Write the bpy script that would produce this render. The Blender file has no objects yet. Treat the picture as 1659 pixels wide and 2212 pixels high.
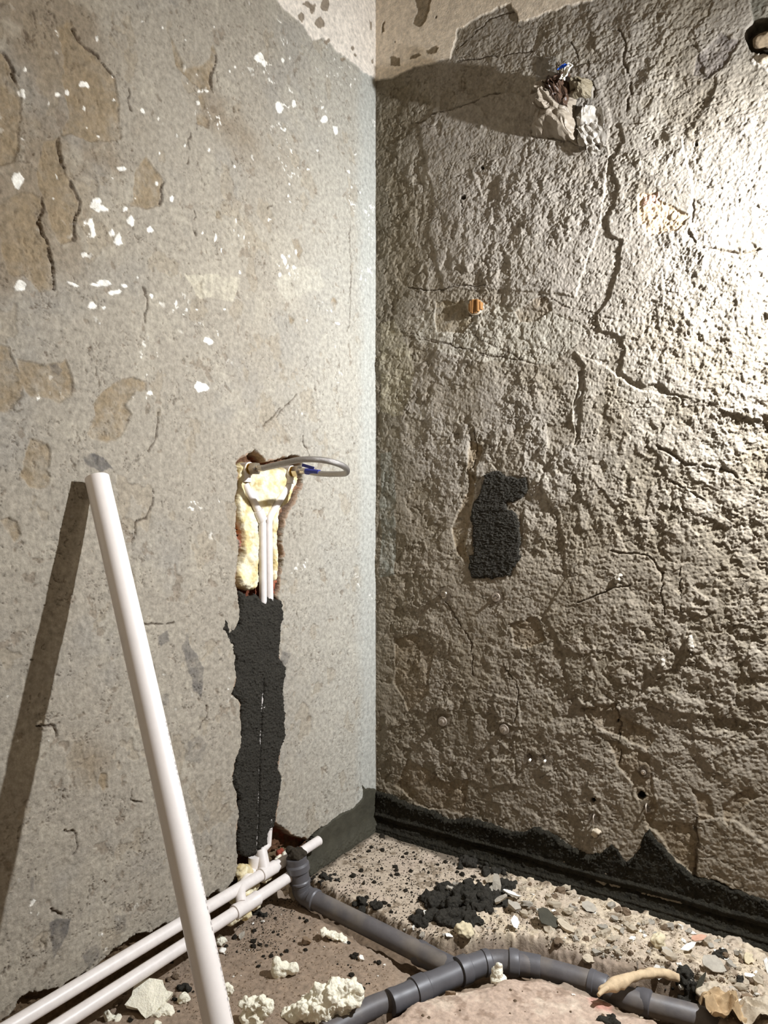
import bpy, bmesh, math, random
import numpy as np
from mathutils import Vector, Matrix
C = bpy.context.scene.collection
SC = bpy.context.scene
random.seed(7)

# ---------------------------------------------------------------- camera, light, exposure
FOC = 1530.0
CAM = np.array([1.387, -2.007, 1.1])
RT = np.array([.8292, .5589, 0.]); FW = np.array([-.5589, .8292, 0.]); UP = np.array([0., 0., 1.])
cd = bpy.data.cameras.new('camera'); cam = bpy.data.objects.new('camera', cd); C.objects.link(cam)
cd.sensor_fit = 'VERTICAL'; cd.sensor_height = 36.0; cd.lens = 36.0 * FOC / 2212.0
cd.clip_start = .02
cam.matrix_world = Matrix(((RT[0], 0, -FW[0], CAM[0]), (RT[1], 0, -FW[1], CAM[1]), (0, 1, 0, CAM[2]), (0, 0, 0, 1)))
SC.camera = cam
w = bpy.data.worlds.new('room_air'); SC.world = w; w.use_nodes = True
w.node_tree.nodes['Background'].inputs[0].default_value = (1.0, .84, .64, 1)
w.node_tree.nodes['Background'].inputs[1].default_value = .06
def lamp(name, kind, loc, col, e, size=.03, rot=None):
    l = bpy.data.lights.new(name, kind); l.color = col; l.energy = e
    if kind == 'AREA': l.size = size
    else: l.shadow_soft_size = size
    o = bpy.data.objects.new(name, l); C.objects.link(o); o.location = loc
    if rot: o.rotation_euler = rot
    return o
fl = lamp('work_lamp', 'SPOT', (1.70, -.285, 1.80), (.91, .945, 1.0), 124, .018)
fl.data.spot_size = math.radians(170); fl.data.spot_blend = 1.0
fl.rotation_euler = Vector((-1.35, .55, -.85)).to_track_quat('-Z', 'Y').to_euler()
lamp('work_lamp_spill', 'POINT', (1.70, -.285, 1.80), (.90, .95, 1.0), 17, .02)
lamp('ceiling_lamp', 'AREA', (1.3, -2.1, 2.6), (1.0, .82, .60), 3, .5, (math.radians(25), 0, math.radians(20)))
vs = SC.view_settings
SC.display_settings.display_device = 'sRGB'
vs.view_transform = 'Standard'; vs.look = 'None'; vs.gamma = 1; vs.use_curve_mapping = False
vs.exposure = .95

# ---------------------------------------------------------------- layout helpers
def ray(px, py): return FW + RT * (px - 829.5) / FOC - UP * (py - 1106) / FOC
def onL(px, py, h=0.): d = ray(px, py); return CAM + d * (h - CAM[0]) / d[0]
def onR(px, py, h=0.): d = ray(px, py); return CAM + d * (-h - CAM[1]) / d[1]
def onF(px, py, h=0.): d = ray(px, py); return CAM + d * (h - CAM[2]) / d[2]
def LP(pts): return [(-p[1], p[2]) for p in (onL(*q) for q in pts)]
def RP(pts): return [(p[0], p[2]) for p in (onR(*q) for q in pts)]
def FP(pts, h=0.): return [(p[0], p[1]) for p in (onF(*q, h) for q in pts)]
def lin(r, g, b): return tuple(((c / 255.) / 12.92 if c < 11 else ((c / 255. + .055) / 1.055) ** 2.4) for c in (r, g, b))
TAB = np.random.RandomState(3).uniform(-1, 1, (256, 256)).astype(np.float32)
def vn(u, v, seed=0):
    u = u + seed * 17.13; v = v + seed * 31.7
    iu = np.floor(u).astype(np.int32); iv = np.floor(v).astype(np.int32)
    fu = (u - iu).astype(np.float32); fv = (v - iv).astype(np.float32)
    fu = fu * fu * (3 - 2 * fu); fv = fv * fv * (3 - 2 * fv)
    a, b = iu & 255, iv & 255; a1, b1 = (a + 1) & 255, (b + 1) & 255
    return (TAB[a, b] * (1 - fu) + TAB[a1, b] * fu) * (1 - fv) + (TAB[a, b1] * (1 - fu) + TAB[a1, b1] * fu) * fv
def fbm(u, v, s, oct=4, seed=0, gain=.5):
    o = 0; a = 1.; f = 1. / s; n = 0
    for k in range(oct):
        th = .6 * k + seed; c_, s_ = math.cos(th), math.sin(th)
        o = o + a * vn((u * c_ - v * s_) * f, (u * s_ + v * c_) * f, seed + k * 3 + 1); n += a; a *= gain; f *= 2.03
    return o / n
T3 = np.random.RandomState(9).uniform(-1, 1, 4096).astype(np.float32)
def vn3(P, s, seed=0):
    q = P / s + seed * 7.77; i = np.floor(q).astype(np.int64); f = q - i; f = f * f * (3 - 2 * f); o = 0
    for dx in (0, 1):
        for dy in (0, 1):
            for dz in (0, 1):
                h = ((i[:, 0] + dx) * 73856093 ^ (i[:, 1] + dy) * 19349663 ^ (i[:, 2] + dz) * 83492791) & 4095
                o = o + T3[h] * (f[:, 0] if dx else 1 - f[:, 0]) * (f[:, 1] if dy else 1 - f[:, 1]) * (f[:, 2] if dz else 1 - f[:, 2])
    return o
def ss(x, a, b):
    t = np.clip((x - a) / (b - a), 0, 1); return t * t * (3 - 2 * t)
def sdpoly(u, v, poly):
    P = np.array(poly, dtype=np.float32); n = len(P); d = np.full(u.shape, 1e9, np.float32); ins = np.zeros(u.shape, bool)
    for i in range(n):
        a = P[i]; b = P[(i + 1) % n]; e = b - a; L = max(float(e @ e), 1e-12)
        t = np.clip(((u - a[0]) * e[0] + (v - a[1]) * e[1]) / L, 0, 1)
        d = np.minimum(d, (u - a[0] - t * e[0]) ** 2 + (v - a[1] - t * e[1]) ** 2)
        c = ((a[1] > v) != (b[1] > v))
        if a[1] != b[1]: ins ^= c & (u < (b[0] - a[0]) * (v - a[1]) / (b[1] - a[1]) + a[0])
    d = np.sqrt(d); return np.where(ins, -d, d)
def sdline(u, v, pts):
    P = np.array(pts, dtype=np.float32); d = np.full(u.shape, 1e9, np.float32)
    for i in range(len(P) - 1):
        a = P[i]; e = P[i + 1] - a; L = max(float(e @ e), 1e-12)
        t = np.clip(((u - a[0]) * e[0] + (v - a[1]) * e[1]) / L, 0, 1)
        d = np.minimum(d, (u - a[0] - t * e[0]) ** 2 + (v - a[1] - t * e[1]) ** 2)
    return np.sqrt(d)

def terr(n, k, w=.12):
    q = n * k; f = np.floor(q); t = q - f; return (f + ss(t, .5 - w / 2, .5 + w / 2)) / k
class Field:
    """height + colour raster over a wall or floor, later turned into one mesh"""
    def __init__(s, ua, va, col):
        s.ua = ua; s.va = va; s.U, s.V = np.meshgrid(ua, va, indexing='ij')
        s.U = s.U.astype(np.float32); s.V = s.V.astype(np.float32)
        s.h = np.zeros(s.U.shape, np.float32); s.c = np.zeros(s.U.shape + (3,), np.float32) + np.array(lin(*col), np.float32)
        s.wu = s.U + .011 * fbm(s.U, s.V, .045, 5, 11, .62); s.wv = s.V + .011 * fbm(s.U, s.V, .045, 5, 23, .62)
    def win(s, pts, m):
        P = np.array(pts); i0, i1 = np.searchsorted(s.ua, [P[:, 0].min() - m, P[:, 0].max() + m])
        j0, j1 = np.searchsorted(s.va, [P[:, 1].min() - m, P[:, 1].max() + m])
        return (slice(max(i0, 0), i1), slice(max(j0, 0), j1))
    def tint(s, W, m, col, k=1.):
        m = (m * k)[..., None]; s.c[W] = s.c[W] * (1 - m) + np.array(lin(*col), np.float32) * m
    def patch(s, poly, dh=0., edge=.003, col=None, k=1., rough=0., setto=None, soft=None):
        W = s.win(poly, .03)
        if W[0].start >= W[0].stop or W[1].start >= W[1].stop: return
        sd = sdpoly(s.wu[W], s.wv[W], poly); m = 1 - ss(sd, -edge / 2, edge / 2)
        if setto is not None: s.h[W] = s.h[W] * (1 - m) + m * (setto + (.0006 if setto > 0 else .003) * fbm(s.U[W], s.V[W], .02, 3, 5))
        s.h[W] += m * dh
        if rough: s.h[W] += m * rough * fbm(s.U[W], s.V[W], .008, 3, 9)
        if col:
            mc = m if soft is None else 1 - ss(sd, -soft, soft)
            s.tint(W, mc if k > .94 else mc * np.clip(.85 + .9 * fbm(s.U[W], s.V[W], .03, 4, 44, .7), 0, 1.1), col, k)
    def crack(s, pts, wd=.0025, dp=.004, col=(70, 55, 42), k=.7):
        W = s.win(pts, .02)
        if W[0].start >= W[0].stop or W[1].start >= W[1].stop: return
        d = sdline(s.wu[W] + .5 * (s.wu[W] - s.U[W]), s.wv[W], pts)
        n = fbm(s.U[W], s.V[W], .02, 2, 31)
        m = 1 - ss(d, wd * .3, wd * (1.2 + .9 * n)); m = m * (n > -.42)
        s.h[W] -= dp * m
        if k: s.tint(W, m, col, k)
    def mesh(s, name, pos, mat, close=None):
        nu, nv = s.U.shape; co = pos(s.U, s.V, s.h).reshape(-1, 3).astype(np.float32)
        idx = np.arange(nu * nv).reshape(nu, nv)
        q = np.stack([idx[:-1, :-1], idx[1:, :-1], idx[1:, 1:], idx[:-1, 1:]], -1).reshape(-1, 4)
        return grid_mesh(name, co, q, mat, s.c.reshape(-1, 3))

def grid_mesh(name, co, quads, mat, col=None, smooth=True, parent=None):
    me = bpy.data.meshes.new(name); n = len(co); k = quads.shape[1]
    me.vertices.add(n); me.vertices.foreach_set('co', np.ascontiguousarray(co, np.float32).ravel())
    me.loops.add(quads.size); me.loops.foreach_set('vertex_index', np.ascontiguousarray(quads, np.int32).ravel())
    me.polygons.add(len(quads)); me.polygons.foreach_set('loop_start', np.arange(0, quads.size, k, dtype=np.int32))
    me.polygons.foreach_set('loop_total', np.full(len(quads), k, np.int32))
    me.polygons.foreach_set('use_smooth', np.full(len(quads), smooth, bool))
    me.update(calc_edges=True); me.validate()
    if col is not None:
        a = me.color_attributes.new('Col', 'FLOAT_COLOR', 'POINT')
        a.data.foreach_set('color', np.concatenate([col, np.ones((n, 1))], 1).astype(np.float32).ravel())
    me.materials.append(mat); o = bpy.data.objects.new(name, me); C.objects.link(o)
    if parent: attach(o, parent)
    return o
def attach(o, p):
    o.parent = p; o.matrix_parent_inverse = Matrix.Translation(-p.location)
def thing(name, label, cat, loc=(0, 0, 0), group=None):
    o = bpy.data.objects.new(name, None); C.objects.link(o); o.location = Vector([float(a) for a in loc]); o.empty_display_size = .02
    return tag(o, label, cat, group)
def tag(o, label, cat, group=None, kind=None):
    o['label'] = label; o['category'] = cat
    if group: o['group'] = group
    if kind: o['kind'] = kind
    return o

# ---------------------------------------------------------------- materials
def mat(name, col, rough=.7, metal=0., bump=0., bscale=60., var=.0, vscale=20., spec=.4, attr=False, detail=6, sss=0, trans=0., col2=None, dist=.002, anis=None):
    m = bpy.data.materials.new(name); m.use_nodes = True; nt = m.node_tree; N = nt.nodes; L = nt.links
    b = N['Principled BSDF']; b.inputs['Roughness'].default_value = rough; b.inputs['Metallic'].default_value = metal
    b.inputs['Specular IOR Level'].default_value = spec
    if trans: b.inputs['Transmission Weight'].default_value = trans
    if sss: b.inputs['Subsurface Weight'].default_value = sss; b.inputs['Subsurface Radius'].default_value = (.01, .008, .005)
    c = lin(*col) + (1,); tc = N.new('ShaderNodeTexCoord')
    src = tc.outputs['Object']
    if anis:
        mp = N.new('ShaderNodeMapping'); mp.inputs['Scale'].default_value = anis; L.new(src, mp.inputs[0]); src = mp.outputs[0]
    if attr:
        at = N.new('ShaderNodeAttribute'); at.attribute_name = 'Col'; cs = at.outputs['Color']
    else:
        r = N.new('ShaderNodeRGB'); r.outputs[0].default_value = c; cs = r.outputs[0]
    if col2:
        n0 = N.new('ShaderNodeTexNoise'); n0.inputs['Scale'].default_value = vscale * .6; n0.inputs['Detail'].default_value = 4; L.new(src, n0.inputs[0])
        cr = N.new('ShaderNodeMapRange'); cr.inputs[1].default_value = .42; cr.inputs[2].default_value = .62; L.new(n0.outputs[0], cr.inputs[0])
        mx = N.new('ShaderNodeMix'); mx.data_type = 'RGBA'; L.new(cr.outputs[0], mx.inputs[0]); L.new(cs, mx.inputs[6]); mx.inputs[7].default_value = lin(*col2) + (1,); cs = mx.outputs[2]
    if var:
        n = N.new('ShaderNodeTexNoise'); n.inputs['Scale'].default_value = vscale; n.inputs['Detail'].default_value = 8; n.inputs['Roughness'].default_value = .65; L.new(src, n.inputs[0])
        mr = N.new('ShaderNodeMapRange'); mr.inputs[1].default_value = .3; mr.inputs[2].default_value = .7; mr.inputs[3].default_value = 1 - var; mr.inputs[4].default_value = 1 + var; L.new(n.outputs[0], mr.inputs[0])
        vm = N.new('ShaderNodeVectorMath'); vm.operation = 'SCALE'; L.new(cs, vm.inputs[0]); L.new(mr.outputs[0], vm.inputs['Scale']); cs = vm.outputs[0]
    L.new(cs, b.inputs['Base Color'])
    if bump:
        n2 = N.new('ShaderNodeTexNoise'); n2.inputs['Scale'].default_value = bscale; n2.inputs['Detail'].default_value = detail; n2.inputs['Roughness'].default_value = .6; L.new(src, n2.inputs[0])
        bp = N.new('ShaderNodeBump'); bp.inputs['Strength'].default_value = bump; bp.inputs['Distance'].default_value = dist; L.new(n2.outputs[0], bp.inputs['Height']); L.new(bp.outputs[0], b.inputs['Normal'])
    return m
M = dict(
    plaster=mat('wall_plaster', (150, 140, 125), 1, bump=.9, bscale=170, var=.3, vscale=75, spec=.06, attr=True),
    plaster_r=mat('rough_wall_plaster', (150, 140, 125), 1, bump=1, bscale=170, var=.28, vscale=75, spec=.06, attr=True, dist=.0025),
    floor=mat('broken_screed', (150, 135, 118), 1, bump=1, bscale=150, var=.28, vscale=70, spec=.08, attr=True),
    mortar=mat('fresh_black_mortar', (57, 54, 48), .95, bump=1, bscale=230, var=.45, vscale=170, spec=.12, dist=.006),
    mortar_dk=mat('shade_darkened_mortar', (44, 41, 33), .85, bump=1, bscale=160, var=.5, vscale=60, spec=.15, dist=.008),  # base colour darkened for the cove's shade under grazing light
    mortar_sm=mat('trowelled_dark_mortar', (64, 61, 49), .8, bump=.6, bscale=160, var=.2, vscale=25, spec=.35),
    clod=mat('crumbled_mortar_clod', (54, 48, 39), .95, bump=1, bscale=300, var=.3, vscale=120, spec=.2),
    foam=mat('cured_foam', (243, 237, 216), .8, bump=1, bscale=150, var=.08, vscale=70, spec=.15, sss=.08, dist=.004),  # albedo raised to bake in the foam's bright lamplit white
    foam_y=mat('yellowed_foam', (226, 217, 188), .7, bump=.9, bscale=120, var=.12, vscale=50, spec=.2, sss=.08, col2=(204, 184, 132)),
    ppr=mat('white_water_pipe_plastic', (226, 218, 212), .4, bump=.1, bscale=60, var=.07, vscale=60, spec=.5),
    pvc=mat('white_pvc', (238, 230, 224), .35, bump=.05, bscale=90, var=.03, vscale=30, spec=.5),
    print=mat('grey_print', (140, 135, 135), .6),
    grey=mat('grey_drain_plastic', (92, 88, 88), .5, bump=.15, bscale=120, var=.22, vscale=22, spec=.45, col2=(112, 104, 96)),
    grey_ring=mat('grey_drain_socket', (88, 86, 88), .45, bump=.1, bscale=120, var=.15, vscale=25, spec=.5),
    rubber=mat('black_seal', (40, 38, 38), .6),
    steel=mat('braided_steel', (170, 165, 160), .38, metal=.8, bump=.8, bscale=700, var=.25, vscale=500, detail=2),
    nut=mat('nickel_nut', (190, 180, 165), .28, metal=1),
    brass=mat('brass_nut', (200, 170, 105), .3, metal=1),
    blue=mat('blue_label', (40, 48, 130), .5),
    bblue=mat('bright_blue_label', (40, 100, 225), .4),
    rust=mat('rusty_steel', (158, 146, 132), .5, metal=.5, bump=.5, bscale=400, var=.3, vscale=200),
    wood=mat('split_wood', (140, 98, 52), .8, bump=.8, bscale=60, var=.35, vscale=60, anis=(6, 6, .6)),
    stick=mat('dry_root', (196, 172, 138), .75, bump=.6, bscale=90, var=.2, vscale=50),
    leaf=mat('brown_crumpled_paper', (176, 150, 114), .85, bump=.6, bscale=80, var=.25, vscale=60),
    tissue=mat('thin_plastic_film', (146, 134, 118), .5, bump=.3, bscale=60, var=.12, vscale=25, trans=.15),
    film=mat('glossy_clear_film', (168, 161, 150), .28, bump=.15, bscale=50, spec=.7, trans=.1),
    dkfilm=mat('dark_brown_film', (70, 52, 40), .4, bump=.2, bscale=60, var=.3, vscale=40),
    tile=mat('terracotta', (205, 160, 135), .85, bump=.4, bscale=200, var=.12, vscale=60),
    ch_grey=mat('grey_plaster_chip', (168, 160, 146), .9, bump=.6, bscale=250, var=.15, vscale=90),
    ch_beige=mat('beige_plaster_chip', (186, 172, 150), .9, bump=.6, bscale=250, var=.15, vscale=90),
    ch_white=mat('white_paint_chip', (232, 228, 218), .8, bump=.3, bscale=200, var=.05, vscale=90),
    ch_brown=mat('brown_earth_chip', (128, 108, 86), .95, bump=.8, bscale=250, var=.2, vscale=90),
    yellow=mat('pale_yellow_stone', (206, 192, 160), .95, bump=1, bscale=120, var=.12, vscale=60),
    brick=mat('red_brick', (135, 62, 45), .9, bump=.7, bscale=200, var=.2, vscale=80),
)

# ---------------------------------------------------------------- axes
def axis(a, b, step, far):
    x = list(np.arange(a, b, step)); f = b
    while f < far: x.append(f); f += .05
    x.append(far); return np.array(x, dtype=np.float64)
STEP = .0021
# ================================================================ LEFT WALL
LW = Field(axis(0., 1.34, STEP, 2.6), axis(-.04, 2.90, STEP, 3.1), (152, 144, 130))
U, V = LW.U, LW.V
full = (slice(None), slice(None))
big = fbm(U, V, .30, 3, 2)
LW.h += .0035 * big + .0016 * fbm(U, V, .045, 4, 4, .6) + .0007 * fbm(U, V, .010, 3, 6, .7)
LW.h += .0022 * terr(fbm(LW.wu, LW.wv * .9, .06, 5, 42, .6), 5, .2) * ss(U, .06, .14)
LW.h += .0003 * vn(U / .0035, V / .02, 41) + .00035 * vn(U / .006, V / .006, 43)
# brownish older plaster coming through, greyer skim on top, cool grey strip along the corner
m = ss(fbm(U, V, .35, 4, 8) + .9 * ss(U, .45, 1.2) * ss(V, 1.3, 2.0) - .35, 0, .35)
LW.tint(full, m, (128, 114, 95), .75)  # tint deepened to paint in the dimmer light at upper left
LW.tint(full, ss(fbm(U, V, .22, 5, 14, .6), .0, .5), (142, 137, 128), .6)
LW.tint(full, ss(fbm(U, V, .12, 6, 15, .65), .05, .4), (166, 158, 142), .5)
LW.tint(full, 1 - ss(U + .08 * fbm(U, V, .25, 4, 12), .12, .6), (176, 172, 160), .6)  # plaster lightened toward the corner, painting in the work lamp's brightest pool
LW.tint(full, 1 - ss(U + .02 * fbm(U, V, .2, 3, 3), .06, .13), (172, 172, 164), .7)
m = 1 - ss(U, .05, .09); LW.h[:] = LW.h * (1 - .7 * m) + m * .0008 * vn(U / .004, V / .12, 5)
# random flaked spots
n = fbm(LW.wu, LW.wv * .8, .07, 4, 19, .55); m = ss(n, .36, .385) * ss(U, .05, .12)
LW.h -= .0016 * m; LW.tint(full, m, (144, 130, 108), .3)
n = fbm(LW.wu, LW.wv, .035, 4, 27, .6); m = ss(n, .46, .50) * ss(U, .05, .12)
LW.h -= .0015 * m; LW.tint(full, m, (118, 104, 88), .5)
# hairline pits and tool nicks
n = fbm(LW.wu * 1.6, LW.wv * .7, .028, 3, 33); g = fbm(U, V, .05, 2, 35)
m = (1 - ss(np.abs(n), .006, .035)) * ss(g, .08, .3) * ss(U, .05, .12)
LW.h -= .003 * m; LW.tint(full, m, (88, 74, 60), .6)
n = fbm(LW.wu * .8, LW.wv * 1.8, .030, 3, 53); g = fbm(U, V, .06, 2, 55)
m = (1 - ss(np.abs(n), .005, .025)) * ss(g, .15, .35) * ss(U, .05, .12)
LW.h -= .0025 * m; LW.tint(full, m, (98, 84, 70), .6)
n = vn(U / .007, V / .009, 61); m = ss(n, .86, .94) * ss(fbm(U, V, .1, 2, 63), -.1, .2); LW.h -= .0015 * m; LW.tint(full, m, (95, 85, 72), .6)
n = fbm(LW.wu, LW.wv, .014, 3, 71); m = ss(n, .45, .5) * ss(fbm(U, V, .12, 3, 73) + .35 * ss(V, 1.3, 2.0) + .1 * ss(U, .2, .5), .52, .7)
LW.h += .0006 * m; LW.tint(full, m, (228, 224, 214), .9)
# broad recessed brown areas seen on the photograph
BR = (136, 120, 96)
for P in [
 [(-40, 100), (12, 119), (35, 158), (47, 198), (50, 250), (45, 320), (30, 350), (-40, 360)],
 [(158, 49), (168, 89), (208, 114), (247, 163), (257, 200), (262, 300), (200, 310), (160, 290), (136, 297), (150, 250), (140, 165), (133, 100), (120, 60)],
 [(136, 297), (143, 376), (168, 435), (173, 455), (156, 519), (130, 530), (110, 480), (94, 430), (80, 380), (100, 310)],
 [(94, 430), (91, 475), (104, 519), (119, 568), (121, 625), (90, 632), (60, 600), (20, 590), (0, 540), (0, 440), (50, 420)],
 [(292, 366), (316, 341), (346, 386), (351, 395), (346, 445), (316, 450), (282, 445)],
 [(368, 74), (386, 148), (425, 183), (457, 198), (467, 114), (460, 94), (440, 140), (400, 150)],
 [(68, 950), (108, 961), (115, 977), (101, 1015), (111, 1027), (95, 1056), (63, 1059), (47, 1027), (57, 980)],
 [(269, 818), (285, 815), (316, 825), (316, 841), (291, 844), (285, 859), (272, 878), (285, 893), (274, 926), (263, 943), (234, 954), (203, 948), (190, 935), (209, 901), (203, 872), (222, 847)],
 [(41, 777), (63, 780), (95, 790), (142, 780), (161, 818), (161, 853), (127, 872), (95, 860), (63, 853), (41, 828)],
 [(-20, 742), (22, 749), (41, 803), (47, 853), (19, 888), (-20, 885)],
 [(6, 1119), (25, 1116), (38, 1138), (41, 1163), (28, 1173), (13, 1144)],
 [(217, 1670), (232, 1668), (235, 1700), (225, 1712), (214, 1690)],
 [(425, 250), (437, 247), (451, 260), (449, 275), (430, 268)], [(427, 205), (436, 205), (443, 235), (436, 240)],
 [(628, 515), (645, 518), (655, 545), (648, 560), (640, 548)], [(468, 457), (480, 460), (478, 475), (468, 470)],
 [(625, 680), (637, 688), (630, 700)], [(720, 640), (730, 650), (722, 668), (714, 655)]]:
    LW.patch(LP(P), -.0035, .003, BR, .8, rough=.0015, soft=.004)
for P in [[(133, 300), (143, 376), (168, 435), (173, 455), (156, 519)], [(94, 430), (91, 475), (104, 519), (119, 568), (121, 625)], [(158, 49), (168, 89), (208, 114), (247, 163)],  # shadows under these three layer edges, drawn as dark-tinted grooves
          [(12, 119), (35, 158), (47, 198)], [(282, 195), (284, 240)], [(424, 460), (424, 510)], [(465, 115), (457, 200)], [(351, 395), (348, 440)],
          [(331, 1043), (332, 1090), (320, 1119), (296, 1125), (288, 1173)], [(345, 890), (340, 940), (322, 975)], [(600, 900), (625, 870), (640, 850)], [(655, 940), (660, 960), (672, 985)],
          [(110, 1961), (130, 1985)], [(140, 1790), (160, 1795), (165, 1830), (155, 1850)], [(290, 1700), (284, 1725), (300, 1735)], [(445, 1525), (440, 1550), (428, 1575)],
          [(305, 1350), (375, 1345)], [(80, 1565), (115, 1568), (117, 1590)], [(755, 480), (757, 700), (752, 720)], [(583, 450), (590, 440)], [(312, 620), (315, 700)], [(405, 350), (408, 300), (412, 280)], [(570, 920), (610, 880)]]:
    LW.crack(LP(P), .0028, .005)
rs = np.random.RandomState(5)
def blobs(F, conv, pts, col, dh=.0008, k=.95):
    for (x, y, rx, ry) in pts:
        n = 9; P = [(x + rx * math.cos(a) * rs.uniform(.6, 1.25), y + ry * math.sin(a) * rs.uniform(.6, 1.25)) for a in np.linspace(0, 6.28, n, endpoint=False)]
        F.patch(conv(P), dh, .002, col, k)
WH = (238, 234, 224)
blobs(LW, LP, [(207, 440, 18, 12), (220, 455, 16, 8), (203, 490, 8, 18), (258, 515, 9, 14), (245, 500, 6, 8), (285, 475, 8, 13), (326, 500, 7, 6), (371, 431, 9, 7), (50, 198, 9, 10), (186, 183, 9, 9), (150, 198, 7, 7), (127, 203, 8, 5),
                (40, 390, 12, 18), (40, 615, 14, 12), (195, 660, 9, 9), (222, 661, 6, 4), (326, 641, 5, 5), (560, 125, 12, 9), (570, 135, 6, 8), (605, 232, 9, 12), (635, 225, 6, 9), (700, 260, 8, 8), (265, 368, 10, 5), (272, 450, 5, 5),
                (225, 610, 20, 6), (245, 630, 14, 6), (270, 617, 9, 5), (205, 615, 14, 3), (160, 615, 10, 3), (450, 740, 16, 7), (435, 835, 14, 12), (310, 240, 4, 6), (520, 590, 4, 6), (465, 510, 3, 9), (730, 697, 5, 4), (605, 595, 5, 5), (615, 560, 4, 8), (725, 280, 7, 9), (640, 545, 4, 6), (480, 540, 3, 7)], WH)
rr = np.random.RandomState(2)
for _ in range(45):
    x, y = rr.uniform(20, 780), rr.uniform(40, 700)
    blobs(LW, LP, [(x, y, rr.uniform(1.5, 4), rr.uniform(1.5, 5))], WH)
LW.patch(LP([(400, 592), (470, 590), (520, 605), (500, 650), (430, 640)]), .0005, .004, (186, 178, 158), .6)
LW.patch(LP([(590, 610), (640, 575), (690, 580), (700, 620), (620, 650)]), .0003, .004, (184, 178, 162), .5)
# grey stains
for P, k in [([(178, 985), (200, 978), (225, 985), (245, 1010), (215, 1015), (190, 1005)], .9), ([(402, 1366), (408, 1395), (427, 1417), (440, 1458), (434, 1506), (418, 1496), (408, 1442), (392, 1404)], .7),
             ([(405, 1600), (425, 1590), (445, 1610), (430, 1650), (400, 1645)], .45), ([(340, 1375), (360, 1360), (365, 1385), (345, 1400)], .6), ([(345, 1500), (365, 1495), (362, 1520), (345, 1520)], .5),
             ([(105, 1996), (148, 1989), (141, 2025), (116, 2075), (107, 2025)], .8), ([(181, 2061), (210, 2039), (213, 2068), (188, 2094)], .8), ([(245, 1975), (270, 1970), (268, 2010), (248, 2020)], .4),
             ([(105, 790), (125, 785), (138, 800), (130, 815), (115, 805)], .6), ([(608, 1405), (630, 1410), (615, 1440), (606, 1430)], .6), ([(68, 1895), (78, 1890), (75, 1930), (66, 1925)], .5)]:
    LW.patch(LP(P), .0006, .004, (98, 94, 90), k)
# surviving paint under the ceiling
LW.patch(LP([(560, -60), (593, -4), (625, 32), (655, 58), (672, 88), (700, 82), (725, 108), (752, 130), (775, 148), (800, 163), (813, 174), (840, 170), (840, -80)]), 0, .003, (224, 214, 200), .97, setto=.004)
for b in [(668, 14, 14, 8), (698, 12, 12, 22), (688, 52, 12, 12), (650, 40, 8, 12), (760, 105, 3, 5), (800, 55, 3, 12), (672, 20, 5, 12), (705, 90, 5, 8), (740, 128, 6, 6), (765, 118, 4, 4), (803, 130, 3, 8)]:
    blobs(LW, LP, [b], (138, 125, 108), -.0012)
# the chase with bare brick, and the ragged open foot of the wall
CH = [(512, 1003), (530, 990), (548, 975), (575, 996), (600, 994), (632, 985), (648, 990), (652, 1040), (645, 1075), (622, 1105), (612, 1140), (612, 1200), (606, 1250), (600, 1290), (606, 1310), (602, 1370), (600, 1420), (612, 1450), (606, 1500), (612, 1590), (603, 1620), (598, 1660), (604, 1680), (598, 1730), (592, 1780),
      (612, 1792), (640, 1812), (665, 1815), (690, 1792), (720, 1782), (720, 1840), (640, 1900), (560, 1960), (515, 1930), (515, 1858), (516, 1850), (514, 1780), (517, 1730), (506, 1690), (508, 1650), (522, 1590), (522, 1520), (504, 1500), (512, 1450), (510, 1420), (508, 1370), (516, 1330), (514, 1280), (512, 1225), (518, 1180), (512, 1130), (511, 1090), (514, 1030)]
LW.patch(LP(CH), 0, .006, (96, 70, 52), 1, rough=.006, setto=-.042)
rim = LP(CH); W = LW.win(rim, .03); sd = sdpoly(LW.wu[W], LW.wv[W], rim)
LW.tint(W, ((sd > 0) & (sd < .004 + .008 * fbm(U[W], V[W], .03, 3, 77))).astype(np.float32), (150, 118, 92), .6)
LW.h[W] -= .004 * ((sd > 0) & (sd < .003 + .01 * fbm(U[W], V[W], .04, 3, 78)))
W = LW.win(rim, .0); LW.tint(W, ss(fbm(U[W], V[W], .05, 3, 79), .1, .3) * (LW.h[W] < -.025), (118, 56, 40), .6)
for P in [[(512, 1110), (516, 1112), (522, 1180), (516, 1190)], [(588, 1250), (602, 1250), (600, 1285), (590, 1290)]]: LW.patch(LP(P), .012, .002, (160, 70, 50), 1)
LW.patch(LP([(628, 1040), (648, 1040), (650, 1052), (640, 1075), (620, 1100), (608, 1130), (607, 1200), (600, 1280), (588, 1285), (600, 1200), (598, 1130), (612, 1090)]), .022, .004, (142, 108, 84), .9, rough=.004)
FT = [(-120, 2290), (36, 2190), (45, 2165), (65, 2150), (87, 2155), (120, 2140), (188, 2104), (214, 2085), (235, 2062), (262, 2045), (289, 2025), (325, 2012), (362, 1996), (400, 1980), (434, 1958), (437, 1935), (450, 1942), (470, 1925), (485, 1935), (506, 1909), (530, 1905), (560, 1880), (640, 1840), (640, 2100), (300, 2400), (-120, 2500)]
LW.patch(LP(FT), 0, .006, (92, 76, 58), 1, rough=.006, setto=-.028)
ft = LP(FT); W = LW.win(ft, .03); sd = sdpoly(LW.wu[W], LW.wv[W], ft)
mm = ((sd > 0) & (sd < .005 + .022 * fbm(U[W], V[W], .05, 3, 80))).astype(np.float32)
LW.h[W] -= .008 * mm; LW.tint(W, mm, (112, 98, 74), .8)
def lpos(u, v, h): return np.stack([h, -u, v], -1)
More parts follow.
